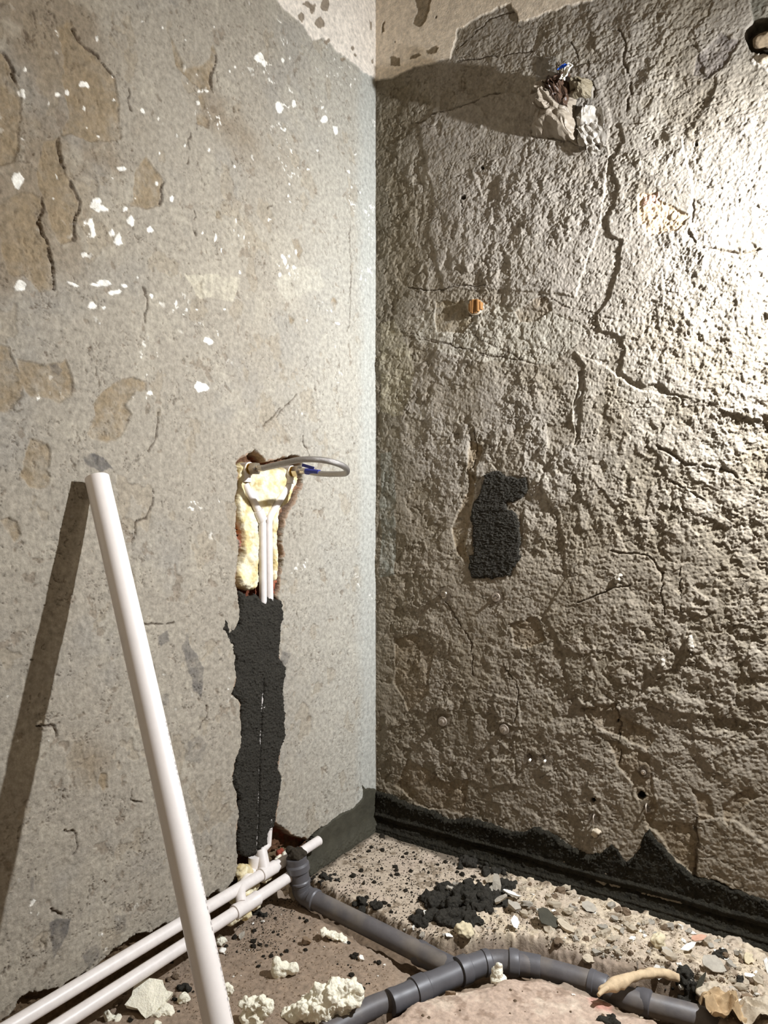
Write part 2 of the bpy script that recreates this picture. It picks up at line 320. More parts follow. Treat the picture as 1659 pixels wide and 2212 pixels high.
wl = LW.mesh('wall_left', lpos, M['plaster']); wl['kind'] = 'structure'

# ================================================================ RIGHT WALL
RW = Field(axis(0., 1.25, STEP, 2.4), axis(-.04, 2.90, STEP, 3.1), (146, 138, 126))
U, V = RW.U, RW.V
big = fbm(U, V, .28, 3, 102)
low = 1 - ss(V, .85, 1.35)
RW.h += .004 * big + .0018 * fbm(U, V, .05, 3, 104)
RW.h += .0009 * fbm(U, V * .8, .012, 3, 106, .75) + (.0005 + .0005 * ss(U, .2, .7)) * vn(U / .0048, V / .0058, 107) + .0006 * vn(U / .0085, V / .007, 117)
AMP = .35 + .9 * ss(fbm(U, V, .2, 3, 118), -.25, .35)
RW.h += AMP * .0085 * terr(fbm(RW.wu, RW.wv * .9, .06, 5, 112, .6), 6, .16) + AMP * .0022 * terr(fbm(RW.wu, RW.wv * 1.2, .016, 4, 113, .7), 3, .35) + .0008 * fbm(U, V, .004, 2, 114, .8)
RW.h += .0008 * low * vn(U / .02, V / .006, 108)
RW.tint(full, ss(fbm(U, V, .3, 4, 109), -.05, .3), (134, 125, 110), .6)
RW.tint(full, ss(fbm(U, V, .13, 5, 110, .6), .12, .25), (160, 152, 138), .5)
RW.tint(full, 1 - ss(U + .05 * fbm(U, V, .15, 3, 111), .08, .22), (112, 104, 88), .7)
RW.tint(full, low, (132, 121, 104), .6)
# flaked layers at two scales
n = fbm(RW.wu, RW.wv * .8, .11, 4, 120, .55); m = ss(n, .16, .18); RW.h -= .003 * m * ss(fbm(U, V, .3, 2, 121), -.3, .1); RW.tint(full, m, (124, 113, 94), .35)
n = fbm(RW.wu, RW.wv, .06, 4, 130, .6); g = ss(.26 - U, 0, .08) + ss(1.6 - V, 0, .25) * ss(fbm(U, V, .25, 2, 131), -.2, .1)
m = ss(n, .10, .125) * np.clip(g, 0, 1); RW.h -= .0035 * m; RW.tint(full, m, (116, 106, 88), .45)
n = fbm(RW.wu, RW.wv, .035, 3, 140, .6); m = ss(n, .38, .41) * ss(fbm(U, V, .12, 2, 141), -.1, .1); RW.h += .0025 * m
n = fbm(RW.wu * .8, RW.wv * 1.5, .035, 3, 150); g = fbm(U, V, .07, 2, 151); m = (1 - ss(np.abs(n), .01, .05)) * ss(g, .15, .3)
RW.h -= .003 * m
n = vn(U / .009, V / .011, 161); m = ss(n, .82, .9) * ss(fbm(U, V, .12, 2, 163), 0, .3); RW.h -= .002 * m
# raised coats: their edges throw the long shadow lines
COAT = [(1335, 268), (1350, 305), (1322, 345), (1330, 385), (1341, 410), (1330, 440), (1314, 480), (1320, 514), (1342, 520), (1345, 560), (1332, 602), (1318, 640), (1290, 680), (1300, 715), (1346, 727), (1350, 790), (1340, 805), (1370, 825), (1400, 832), (1435, 830), (1450, 848), (1500, 865), (1545, 875), (1600, 900), (1700, 930), (1760, 930), (1760, 420), (1660, 560), (1520, 540), (1490, 490), (1500, 420), (1470, 300), (1400, 270)]
RW.patch(RP(COAT), .0065, .004)
RW.patch(RP([(1240, 760), (1262, 790), (1236, 900), (1238, 930), (1165, 965), (1175, 1015), (1175, 1055), (1200, 1102), (1218, 1163), (1225, 1250), (1180, 1330), (1215, 1400), (1230, 1500), (1290, 1540), (1400, 1530), (1520, 1545), (1760, 1580), (1760, 900), (1560, 880), (1440, 850), (1370, 840), (1320, 800)]), .005, .005)
RW.patch(RP([(905, 262), (960, 240), (1010, 222), (1050, 205), (1100, 200), (1160, 215), (1170, 180), (1280, 130), (1320, 260), (1300, 480), (1240, 640), (1100, 625), (960, 630), (930, 500), (940, 420), (915, 330)]), .004, .004, (150, 142, 132), .4)
RW.patch(RP([(893, 380), (918, 380), (912, 480), (905, 520), (900, 460)]), -.003, .003)
RW.patch(RP([(880, 690), (960, 655), (1060, 650), (1150, 665), (1240, 690), (1280, 720), (1180, 790), (1090, 780), (1000, 775), (900, 740)]), -.002, .004, (170, 164, 150), .6)
RW.patch(RP([(940, 650), (1000, 648), (1020, 690), (1000, 720), (940, 715)]), -.004, .003, (122, 108, 84), .7)
RW.patch(RP([(1150, 650), (1180, 640), (1195, 670), (1160, 690), (1120, 700), (1110, 670)]), -.004, .003, (120, 104, 82), .6)
RW.patch(RP([(822, 700), (850, 690), (885, 760), (890, 830), (870, 900), (822, 890)]), .001, .004, (158, 150, 128), .6)
RW.patch(RP([(822, 980), (845, 975), (855, 1060), (850, 1240), (822, 1250)]), .001, .003, (130, 130, 120), .7)
RW.patch(RP([(1380, 420), (1420, 415), (1430, 440), (1460, 450), (1490, 470), (1465, 500), (1400, 510), (1382, 480)]), -.004, .003, (196, 172, 142), .8, rough=.003)
RW.patch(RP([(1392, 425), (1426, 417), (1424, 443), (1388, 450)]), .003, .002, (200, 168, 150), .9)
RW.patch(RP([(1030, 370), (1075, 380), (1080, 420), (1055, 440), (1038, 410)]), -.005, .005, (150, 140, 126), .6)
RW.patch(RP([(1245, 800), (1262, 800), (1258, 900), (1240, 960), (1240, 880)]), -.006, .004, (150, 144, 134), .6)
RW.patch(RP([(1502, 120), (1560, 70), (1598, 90), (1560, 150), (1520, 170), (1500, 160)]), -.003, .003, (112, 104, 98), .8)
RW.patch(RP([(1160, 125), (1200, 120), (1220, 180), (1200, 215), (1160, 190)]), .001, .003, (128, 124, 118), .6)
RW.patch(RP([(1010, 950), (1040, 960), (1020, 1080), (1005, 1190), (1020, 1225), (985, 1200), (975, 1140), (1010, 1060)]), -.006, .006, (130, 112, 84), .6)
for P in [[(1255, 1530), (1330, 1520), (1345, 1550), (1420, 1590), (1400, 1620), (1330, 1590), (1275, 1560)], [(1490, 1700), (1530, 1720), (1548, 1765), (1510, 1775), (1500, 1730)], [(1100, 1350), (1160, 1330), (1180, 1380), (1140, 1400), (1110, 1390)],
          [(880, 1640), (960, 1690), (1010, 1680), (1000, 1760), (900, 1740), (850, 1700)], [(1390, 1770), (1500, 1780), (1508, 1890), (1450, 1850), (1420, 1800)], [(850, 1380), (900, 1370), (935, 1400), (925, 1500), (880, 1540), (850, 1470)], [(1560, 1740), (1620, 1700), (1640, 1720), (1570, 1780)],
          [(1310, 1600), (1400, 1630), (1420, 1740), (1400, 1790), (1370, 1700), (1330, 1650)], [(1640, 900), (1700, 905), (1700, 960), (1660, 940)]]:
    RW.patch(RP(P), -.0055, .004, (128, 110, 84), .4)
RW.patch(RP([(1508, 1760), (1560, 1765), (1600, 1775), (1659, 1830), (1760, 1860), (1760, 2040), (1600, 1920), (1508, 1890)]), .007, .004)
RW.patch(RP([(1067, 1500), (1120, 1510), (1130, 1570), (1070, 1560)]), .006, .004); RW.patch(RP([(1060, 1640), (1110, 1640), (1115, 1690), (1065, 1700)]), .006, .004)
# deep lines
for P, wd in [([(1235, 90), (1250, 120), (1245, 150)], .002), ([(985, 110), (1040, 60), (1060, 40), (1120, 20)], .003), ([(990, 130), (1100, 120), (1150, 110)], .002), ([(1110, 20), (1125, 60)], .002),
              ([(905, 262), (960, 240), (1010, 225), (1055, 205), (1080, 200)], .003), ([(1500, 430), (1485, 500), (1520, 540), (1600, 545), (1640, 540)], .004), ([(1340, 60), (1360, 200), (1355, 240)], .004), ([(1270, 130), (1290, 210)], .002),
              ([(880, 620), (950, 625), (1045, 615)], .0025), ([(1000, 430), (1001, 470)], .001), ([(1420, 960), (1480, 1000), (1560, 1010), (1659, 1060)], .004), ([(1450, 1040), (1520, 1075)], .003), ([(1320, 1190), (1400, 1200), (1430, 1240)], .003),
              ([(1430, 1240), (1434, 1320), (1440, 1330)], .002), ([(1470, 1230), (1472, 1320)], .002), ([(1335, 1520), (1338, 1650)], .0025), ([(1508, 1770), (1507, 1890)], .004), ([(1250, 1300), (1390, 1255)], .002), ([(960, 1300), (1020, 1390), (1025, 1460)], .002), ([(1090, 1440), (1118, 1490), (1120, 1560)], .002), ([(1025, 930), (1023, 1010)], .002)]:
    RW.crack(RP(P), wd, .006, k=.5)
for k in range(7):   # tool scratches criss-crossing the pale band
    RW.crack(RP([(850 + 35 * k, 725 + 6 * k), (980 + 38 * k, 745 + 9 * k)]), .0012, .0015, (92, 80, 66), .7); RW.crack(RP([(960 + 40 * k, 775), (1000 + 40 * k, 690)]), .0012, .0015, (92, 80, 66), .6)
RW.crack(RP([(880, 720), (1060, 770)]), .0014, .002, (90, 78, 66), .8); RW.crack(RP([(1000, 710), (1120, 775)]), .0014, .002, (90, 78, 66), .8); RW.crack(RP([(1160, 640), (1330, 690)]), .0014, .002, (90, 78, 66), .8)
# paint remnants at the top
RW.patch(RP([(810, -80), (810, 176), (845, 168), (871, 160), (900, 146), (931, 138), (972, 128), (982, 100), (991, 66), (1030, 45), (1077, 18), (1103, 10), (1123, 48), (1163, 40), (1223, 14), (1282, 0), (1350, -80)]), 0, .003, (222, 208, 188), .97, setto=.006)
for P in [[(897, 0), (905, -25), (935, -20), (930, 15), (920, 45), (907, 60), (895, 50), (903, 30)], [(843, 126), (868, 124), (866, 142), (845, 143)], [(889, 124), (905, 118), (915, 122), (900, 131), (888, 130)], [(924, 110), (940, 100), (950, 104), (945, 114), (926, 116)], [(826, 50), (831, 46), (832, 72), (826, 76)]]:
    RW.patch(RP(P), -.002, .002, (130, 116, 94), .95)
blobs(RW, RP, [(944, 39, 2, 3), (853, 94, 2, 2)], (90, 80, 66), -.002)
# drill holes, dark knocked-out corner at the top right
def hole(x, y, r, d=.03): RW.patch(RP([(x + r * math.cos(a), y + r * 1.2 * math.sin(a)) for a in np.linspace(0, 6.28, 12, endpoint=False)]), -d, .0012, (26, 22, 18), 1)
for h_ in [(1004, 427, 5, .03), (1505, 313, 4, .03), (1281, 1727, 5, .02), (1283, 1762, 4, .02), (1331, 1558, 2.5, .01), (1390, 1667, 9, .012), (1388, 1722, 8, .02), (1396, 1748, 6, .02), (1145, 1633, 6, .02), (1177, 1633, 4, .02), (1044, 360, 3, .01)]: hole(*h_)
RW.patch(RP([(1612, 62), (1625, 40), (1680, 20), (1760, 20), (1760, 140), (1640, 118), (1622, 112), (1612, 80)]), 0, .004, (64, 58, 48), 1, setto=-.05)
RW.patch(RP([(1619, -10), (1760, -20), (1760, 30), (1660, 42), (1622, 48)]), -.008, .003, (112, 108, 96), .9)
RW.patch(RP([(1618, 134), (1640, 118), (1760, 112), (1760, 190), (1659, 155), (1630, 140)]), .003, .003, (196, 188, 176), .9)
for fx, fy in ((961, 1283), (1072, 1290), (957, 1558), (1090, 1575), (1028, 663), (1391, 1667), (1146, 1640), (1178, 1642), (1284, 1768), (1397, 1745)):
    RW.patch(RP([(fx + 15 * math.cos(a), fy + 16 * math.sin(a)) for a in np.linspace(0, 6.28, 10, endpoint=False)]), 0, .006, (84, 72, 58), .7, setto=.0005)  # dark ring painted round each fixing for the shadow about it
def rh(px, py):
    p = onR(px, py); return float(RW.h[int(np.clip(np.searchsorted(RW.ua, p[0]), 0, len(RW.ua) - 1)), int(np.searchsorted(RW.va, p[2]))])
# shallow seat for the dark patch
PT = [(1045, 1022), (1075, 1015), (1095, 1030), (1138, 1032), (1140, 1055), (1130, 1080), (1112, 1085), (1094, 1086), (1095, 1100), (1113, 1105), (1122, 1125), (1124, 1200), (1118, 1215), (1100, 1245), (1020, 1250), (1012, 1225), (1012, 1200), (1023, 1195), (1020, 1130), (1015, 1115), (1025, 1080), (1040, 1065)]
RW.patch(RP(PT), 0, .004, setto=-.004)
def rpos(u, v, h): return np.stack([u, -h, v], -1)
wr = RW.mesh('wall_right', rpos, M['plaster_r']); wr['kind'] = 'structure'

# ================================================================ FLOOR
FX = np.array(sorted(set(np.round(np.concatenate([[-.05, -.02], np.arange(0, 1.3, .0027), np.arange(1.3, 2.45, .05)]), 5))))
FY = np.array(sorted(set(np.round(np.concatenate([np.arange(-2.6, -1.3, .05), np.arange(-1.3, .02, .0027)]), 5))))
FL = Field(FX, FY, (150, 134, 118))
U, V = FL.U, FL.V
FL.h += .004 * fbm(U, V, .25, 3, 201) + .0015 * fbm(U, V, .04, 3, 202) + .0006 * fbm(U, V, .01, 2, 203)
FL.tint(full, ss(fbm(U, V, .2, 4, 204), -.1, .3), (136, 120, 102), .6); FL.tint(full, ss(fbm(U, V, .09, 4, 205, .6), .1, .3), (120, 102, 84), .5)
# screed in the corner: paler dust
CN = FP([(560, 1830), (812, 1780), (1660, 2055), (1760, 2300), (1500, 2110), (1370, 2080), (1270, 2068), (1200, 2045), (1100, 2030), (1040, 2035), (960, 2040), (870, 2010), (740, 1950), (680, 1910)])
W = FL.win(CN, .03); sd = sdpoly(FL.wu[W], FL.wv[W], CN); mc = 1 - ss(sd, -.008, .008); FL.tint(W, mc, (186, 170, 150), .9); FL.h[W] += .010 * mc
rub = mc * ss(FL.U[W] + .06 * fbm(U[W], V[W], .1, 3, 210), .36, .5)
FL.h[W] += rub * (.014 * np.abs(fbm(U[W], V[W], .05, 4, 211, .6)) + .007 * ss(fbm(FL.wu[W], FL.wv[W], .025, 3, 212), .1, .2)); FL.tint(W, rub * ss(fbm(U[W], V[W], .03, 4, 213), -.1, .3), (200, 184, 158), .7)
FL.tint(W, mc * ss(fbm(U[W], V[W], .035, 5, 214, .75), .12, .3), (104, 88, 68), .7)
FL.tint(W, mc * (1 - rub) * ss(fbm(U[W], V[W], .1, 3, 215), .1, .3), (188, 170, 152), .6)
# brown slab on the left
LS = FP([(640, 1945), (693, 1990), (746, 2022), (792, 2051), (835, 2075), (858, 2091), (878, 2108), (800, 2180), (740, 2300), (-200, 2300), (-200, 2260), (560, 1950)])
W = FL.win(LS, .03); sd = sdpoly(FL.wu[W], FL.wv[W], LS); m = 1 - ss(sd, -.004, .004); FL.h[W] += m * .006 * terr(fbm(FL.wu[W], FL.wv[W], .07, 5, 219, .6), 4, .3); FL.tint(W, m, (146, 128, 110), .85); FL.tint(W, m * ss(fbm(U[W], V[W], .05, 5, 216, .65), .1, .35), (156, 136, 116), .6)
# trench with the drain
TR = FP([(590, 1940), (640, 1945), (693, 1990), (746, 2022), (792, 2051), (835, 2075), (858, 2091), (878, 2108), (850, 2150), (760, 2190), (730, 2300), (900, 2300), (904, 2170), (986, 2140), (1056, 2128), (1162, 2112), (1270, 2145), (1336, 2180), (1435, 2225), (1560, 2260), (1560, 2150), (1500, 2110), (1440, 2098), (1370, 2085), (1270, 2068), (1200, 2045), (1100, 2025), (1040, 2030), (960, 2035), (900, 2015), (740, 1935), (665, 1890), (600, 1900)])
W = FL.win(TR, .03); sd = sdpoly(FL.wu[W], FL.wv[W], TR) + .014 * fbm(U[W], V[W], .03, 4, 218, .6) + .008; m = 1 - ss(sd, -.024, .006)
FL.h[W] -= m * (.055 + .012 * fbm(U[W], V[W], .04, 3, 217)); FL.tint(W, m, (104, 86, 68), .8)
# beige concrete lump in the foreground
FS = FP([(790, 2230), (850, 2183), (904, 2156), (940, 2148), (986, 2134), (1056, 2122), (1110, 2106), (1162, 2103), (1216, 2122), (1270, 2141), (1285, 2147), (1336, 2178), (1417, 2196), (1440, 2230), (1400, 2600), (700, 2600)], .012)
W = FL.win(FS, .03); sd = sdpoly(FL.wu[W], FL.wv[W], FS); m = 1 - ss(sd, -.006, .004)
FL.h[W] = FL.h[W] * (1 - m) + m * (.012 + .006 * fbm(U[W], V[W], .12, 3, 220) + .004 * terr(fbm(U[W], V[W], .05, 5, 224, .6), 4, .3) + .002 * fbm(U[W], V[W], .02, 3, 221) - .008 * (1 - ss(-sd, 0, .03)))
FL.tint(W, m, (186, 164, 146), .95); FL.tint(W, m * ss(fbm(U[W], V[W], .06, 4, 222), .0, .3), (208, 190, 170), .7); FL.tint(W, m * ss(fbm(U[W], V[W], .04, 5, 223, .7), .15, .35), (134, 112, 94), .6)
FL.patch(FP([(1275, 2150), (1300, 2140), (1325, 2160), (1320, 2185), (1290, 2175)], .012), 0, .004, (205, 135, 122), .7, soft=.012)
# damp, mortar-stained floor by the corner skirt
for P in [[(640, 1930), (660, 1840), (812, 1780), (1100, 1860), (1100, 1905), (1000, 1880), (900, 1840), (812, 1812), (740, 1860), (690, 1895)]]:
    W = FL.win(FP(P), .02); sd = sdpoly(FL.wu[W], FL.wv[W], FP(P)); FL.tint(W, 1 - ss(sd + .01 * fbm(U[W], V[W], .03, 4, 230), -.01, .008), (74, 66, 54), .75)
floor = FL.mesh('floor', lambda u, v, h: np.stack([u, v, h], -1), M['floor']); floor['kind'] = 'structure'
def fz(x, y):
    i = int(np.clip(np.searchsorted(FL.ua, x), 0, len(FL.ua) - 1)); j = int(np.clip(np.searchsorted(FL.va, y), 0, len(FL.va) - 1)); return float(FL.h[i, j])
def gpt(px, py):   # point of the floor surface under a pixel of the photograph
    z = 0.
    for _ in range(4): p = onF(px, py, z); z = .5 * z + .5 * fz(p[0], p[1])
    p = onF(px, py, z); p[2] = fz(p[0], p[1]); return p
def pxm(p): return float((np.asarray(p) - CAM) @ FW) / FOC    # metres covered by one photo pixel at p
# ceiling above the frame
cm = bmesh.new(); bmesh.ops.create_cube(cm, size=1, matrix=Matrix.Translation((1.15, -1.25, 3.15)) @ Matrix.Diagonal((2.7, 2.9, .1, 1)))
me = bpy.data.meshes.new('ceiling'); cm.to_mesh(me); me.materials.append(mat('ceiling_paint', (200, 190, 175), .9, bump=.2, bscale=30, var=.05)); ce = bpy.data.objects.new('ceiling', me); C.objects.link(ce); ce['kind'] = 'structure'

# ---------------------------------------------------------------- patches standing on a wall
def wall_patch(name, side, poly, hf, material, step=.0017, base=-.006, edge=.010, warp=1., parent=None, hole_fn=None):
    P = np.array(poly); u = np.arange(P[:, 0].min() - .01, P[:, 0].max() + .01, step); v = np.arange(P[:, 1].min() - .01, P[:, 1].max() + .01, step)
    if side == 'F': pass
    U, V = np.meshgrid(u, v, indexing='ij')
    wu = U + warp * .006 * fbm(U, V, .022, 5, 311, .75); wv = V + warp * .006 * fbm(U, V, .022, 5, 323, .75)
    sd = sdpoly(wu, wv, poly); t = np.clip(-sd / edge, 0, 1); t = np.sqrt(1 - (1 - t) ** 2)
    h = base + (hf(U, V) - base) * t; keep = sd < .0005
    co = (lpos if side == 'L' else rpos if side == 'R' else (lambda a, b, c: np.stack([a, b, c], -1)))(U, V, h).reshape(-1, 3)
    idx = np.arange(U.size).reshape(U.shape)
    q = np.stack([idx[:-1, :-1], idx[1:, :-1], idx[1:, 1:], idx[:-1, 1:]], -1); k = keep[:-1, :-1] & keep[1:, :-1] & keep[1:, 1:] & keep[:-1, 1:]
    q = q[k].reshape(-1, 4); used = np.unique(q); mp = np.full(U.size, -1); mp[used] = np.arange(len(used))
    return grid_mesh(name, co[used], mp[q], material, parent=parent)
def lumpy(a, s, seed, oct=4): return lambda u, v: a * fbm(u, v, s, oct, seed, .6)

# black mortar in the vertical chase
ML = [(515, 1277), (530, 1283), (540, 1288), (552, 1280), (560, 1290), (570, 1300), (585, 1283), (596, 1290), (608, 1296), (612, 1320), (607, 1370), (603, 1420), (617, 1450), (612, 1500), (618, 1590), (607, 1620), (601, 1660), (610, 1680), (602, 1730), (592, 1790), (580, 1800), (578, 1835), (566, 1850), (556, 1848), (545, 1850), (530, 1855), (517, 1850),
      (512, 1780), (515, 1730), (502, 1690), (504, 1650), (520, 1590), (520, 1520), (500, 1500), (508, 1450), (506, 1420), (498, 1395), (488, 1376), (478, 1360), (484, 1333), (492, 1340), (496, 1362), (515, 1350), (518, 1325)]
G1 = LP([(568, 1467), (564, 1560), (558, 1700), (553, 1850)])
def hm(u, v):
    g = sdline(u + .002 * fbm(u, v, .05, 2, 5), v, G1)
    return .003 + .005 * fbm(u, v, .04, 3, 401) + .008 * np.abs(fbm(u, v, .009, 3, 402, .7)) - .008 * (1 - ss(g, .0012, .004))
tag(wall_patch('mortar_fill', 'L', LP(ML), hm, M['mortar'], base=-.012, edge=.012, warp=1.6), 'black fresh mortar packed into the vertical pipe chase below the foam', 'mortar')
# dark patch on the right wall
def hp(u, v): return .004 + .002 * fbm(u, v, .05, 3, 411) + .006 * np.abs(fbm(u * .7, v * 1.4, .009, 3, 412, .7)) + .002 * ss(np.abs(v - RP([(1080, 1098)])[0][1]), .012, .004)
tag(wall_patch('mortar_patch', 'R', RP(PT), hp, M['mortar'], base=-.004, edge=.008, warp=2.), 'black mortar patch smeared in the middle of the rough right wall', 'mortar')
# cove of mortar along the right wall
CT = [(812, 1707), (830, 1712), (845, 1717), (892, 1738), (935, 1750), (974, 1770), (1008, 1766), (1050, 1774), (1105, 1794), (1130, 1796), (1156, 1783), (1186, 1794), (1234, 1827), (1270, 1845), (1300, 1836), (1322, 1820), (1340, 1835), (1355, 1860), (1378, 1836), (1390, 1800), (1402, 1790), (1424, 1816), (1457, 1853), (1498, 1890), (1538, 1893), (1582, 1915), (1659, 1941), (1760, 1975)]
cp = RP(CT); cp = [(max(-.01, a), b) for a, b in cp] + [(cp[-1][0], -.03), (-.01, -.03)]
def hc(u, v):
    topz = np.interp(u, [a for a, _ in cp[:-2]], [b for _, b in cp[:-2]])
    r = .009 + .012 * ss(.06 - v, 0, .06) + .006 * ss(.03 - v, 0, .012) * 1. + .007 * (1 - ss(np.abs(v - .066 - .01 * u + .004 * fbm(u, v, .1, 2, 9)), .0, .009)) - .007 * (1 - ss(np.abs(v - .047 - .01 * u + .004 * fbm(u, v, .1, 2, 9)), .0, .007)) + .005 * (1 - ss(np.abs(v - .026 - .005 * u), .0, .006))
    return r + .004 * fbm(u, v, .06, 3, 421) + .003 * terr(fbm(u, v, .03, 4, 423, .6), 4) + (.004 + .010 * ss(v - topz, -.06, -.005)) * np.abs(fbm(u, v, .010, 3, 422, .7))
tag(wall_patch('mortar_cove', 'R', cp, hc, M['mortar_dk'], base=-.010, edge=.012, step=.0021), 'long dark mortar cove along the foot of the right wall', 'mortar')
SK = [(781, 1690), (790, 1700), (800, 1697), (813, 1704), (826, 1706), (826, 1800), (808, 1808), (790, 1822), (748, 1858), (700, 1890), (664, 1908), (655, 1880), (662, 1838), (690, 1795), (700, 1782), (735, 1756), (764, 1742), (782, 1722)]
def hk(u, v): return .004 + .014 * ss(.07 - v, 0, .06) + .003 * fbm(u, v, .05, 3, 431) + .005 * ss(.06 - v, 0, .03) * np.abs(fbm(u, v, .012, 3, 432, .7)) + .0005 * fbm(u, v, .01, 2, 3)
sk = [(max(-.006, a), b) for a, b in LP(SK)]
tag(wall_patch('mortar_skirt', 'L', sk, hk, M['mortar_sm'], base=-.03, edge=.008), 'smooth olive-black mortar skirt at the foot of the left wall by the corner', 'mortar')

# ---------------------------------------------------------------- solid makers
def finish(bm, name, material, parent=None, smooth=True):
    me = bpy.data.meshes.new(name); bm.normal_update(); bm.to_mesh(me); bm.free()
    if smooth:
        for p in me.polygons: p.use_smooth = True
    me.materials.append(material); o = bpy.data.objects.new(name, me); C.objects.link(o)
    if parent: attach(o, parent)
    return o
def catmull(P, n=8):
    P = [np.array(p, float) for p in P]; P = [2 * P[0] - P[1]] + P + [2 * P[-1] - P[-2]]; o = []
    for i in range(1, len(P) - 2):
        for k in range(n):
            t = k / n; a, b, c, d = P[i - 1:i + 3]
            o.append(.5 * ((2 * b) + (-a + c) * t + (2 * a - 5 * b + 4 * c - d) * t * t + (-a + 3 * b - 3 * c + d) * t ** 3))
    o.append(P[-2]); return o
def tube(name, pts, rad, material, parent=None, seg=28, inner=None, smooth=True, cap=True, seed=None, namp=0.):
    pts = [np.array(p, float) for p in pts]; n = len(pts); rad = [rad] * n if np.isscalar(rad) else list(rad)
    T = []
    for i in range(n):
        t = pts[min(i + 1, n - 1)] - pts[max(i - 1, 0)]
        if np.linalg.norm(t) < 1e-9: t = pts[-1] - pts[0]
        T.append(t / np.linalg.norm(t))
    N0 = np.cross(T[0], [0, 0, 1.]);
    if np.linalg.norm(N0) < .1: N0 = np.cross(T[0], [1., 0, 0])
    N0 /= np.linalg.norm(N0); bm = bmesh.new(); rings = []; Ni = N0
    for i in range(n):
        Ni = Ni - T[i] * (Ni @ T[i]); Ni /= np.linalg.norm(Ni); B = np.cross(T[i], Ni); R = []
        for k in range(seg):
            a = 2 * math.pi * k / seg; r = rad[i]
            p = pts[i] + (Ni * math.cos(a) + B * math.sin(a)) * r
            if namp: p = p + (Ni * math.cos(a) + B * math.sin(a)) * namp * float(vn3(np.array([p]), .012, seed or 1)[0])
            R.append(bm.verts.new(p))
        rings.append(R)
    for i in range(n - 1):
        for k in range(seg): bm.faces.new((rings[i][k], rings[i][(k + 1) % seg], rings[i + 1][(k + 1) % seg], rings[i + 1][k]))
    def endcap(R, p, t, r):
        if inner:
            a = [bm.verts.new(Vector(p) + (v.co - Vector(p)) * (inner / r)) for v in R]; b = [bm.verts.new(v.co + Vector(t) * .12) for v in a]
            for k in range(seg):
                bm.faces.new((R[k], R[(k + 1) % seg], a[(k + 1) % seg], a[k])); bm.faces.new((a[k], a[(k + 1) % seg], b[(k + 1) % seg], b[k]))
            bm.faces.new(b)
        else: bm.faces.new(R)
    if cap: endcap(rings[0], pts[0], T[0], rad[0]); endcap(rings[-1], pts[-1], -T[-1], rad[-1])
    bmesh.ops.recalc_face_normals(bm, faces=bm.faces)
    o = finish(bm, name, material, parent, smooth)
    if smooth and not namp: o.data.set_sharp_from_angle(angle=math.radians(32))
    if smooth and cap:
        for p in o.data.polygons:
            if len(p.vertices) > 4: p.use_smooth = False
    return o
def collar(name, a, b, prof, material, parent, seg=32):
    """lathe between points a and b; prof = [(t, r), ...]"""
    a = np.array(a, float); b = np.array(b, float); P = []; R = []
    for t, r in prof: P.append(a + (b - a) * t + (b - a) * 1e-5 * len(P)); R.append(r)
    return tube(name, P, R, material, parent, seg)
def hexnut(name, a, b, r, material, parent):
    a = np.array(a, float); b = np.array(b, float)
    return tube(name, [a, a + (b - a) * .08, a + (b - a) * .92, b], [r * .9, r, r, r * .9], material, parent, seg=6, smooth=False)
def blobmesh(name, balls, vox, material, parent=None, n1=(.004, .02), n2=(.0015, .006), seed=1, aniso=None, flat=0):
    bm = bmesh.new()
    for (c, r) in balls:
        s = Vector(r) if hasattr(r, '__len__') else Vector((r, r, r))
        bmesh.ops.create_icosphere(bm, subdivisions=3, radius=1, matrix=Matrix.Translation(Vector([float(x) for x in c])) @ Matrix.Rotation(random.uniform(0, 3), 4, 'Z') @ Matrix.Diagonal((s[0], s[1], s[2], 1)))
    me = bpy.data.meshes.new('tmp'); bm.to_mesh(me); bm.free(); o = bpy.data.objects.new('tmp', me); C.objects.link(o)
    md = o.modifiers.new('r', 'REMESH'); md.mode = 'VOXEL'; md.voxel_size = vox
    dg = bpy.context.evaluated_depsgraph_get(); ev = o.evaluated_get(dg); m2 = bpy.data.meshes.new_from_object(ev)
    bpy.data.objects.remove(o); bpy.data.meshes.remove(me); m2.name = name
    n = len(m2.vertices); co = np.empty(n * 3, np.float32); m2.vertices.foreach_get('co', co); nor = np.empty(n * 3, np.float32); m2.vertices.foreach_get('normal', nor)
    co = co.reshape(-1, 3); nor = nor.reshape(-1, 3)
    d = n1[0] * vn3(co, n1[1], seed) + n1[0] * .5 * vn3(co, n1[1] * .5, seed + 1) + n2[0] * vn3(co, n2[1], seed + 2)
    if 'foam' in name: d = d - .35 * n1[0] * np.abs(vn3(co, n1[1] * .28, seed + 9)) + n2[0] * .6 * vn3(co, n2[1] * .5, seed + 11)
    co = co + nor * d[:, None]; m2.vertices.foreach_set('co', co.ravel()); m2.materials.clear(); m2.materials.append(material)
    for p in m2.polygons: p.use_smooth = not flat
    m2.update(); o = bpy.data.objects.new(name, m2); C.objects.link(o)
    if parent: attach(o, parent)
    return o

# ---------------------------------------------------------------- water pipes
def arr(*a): return [np.array(x, float) for x in a]
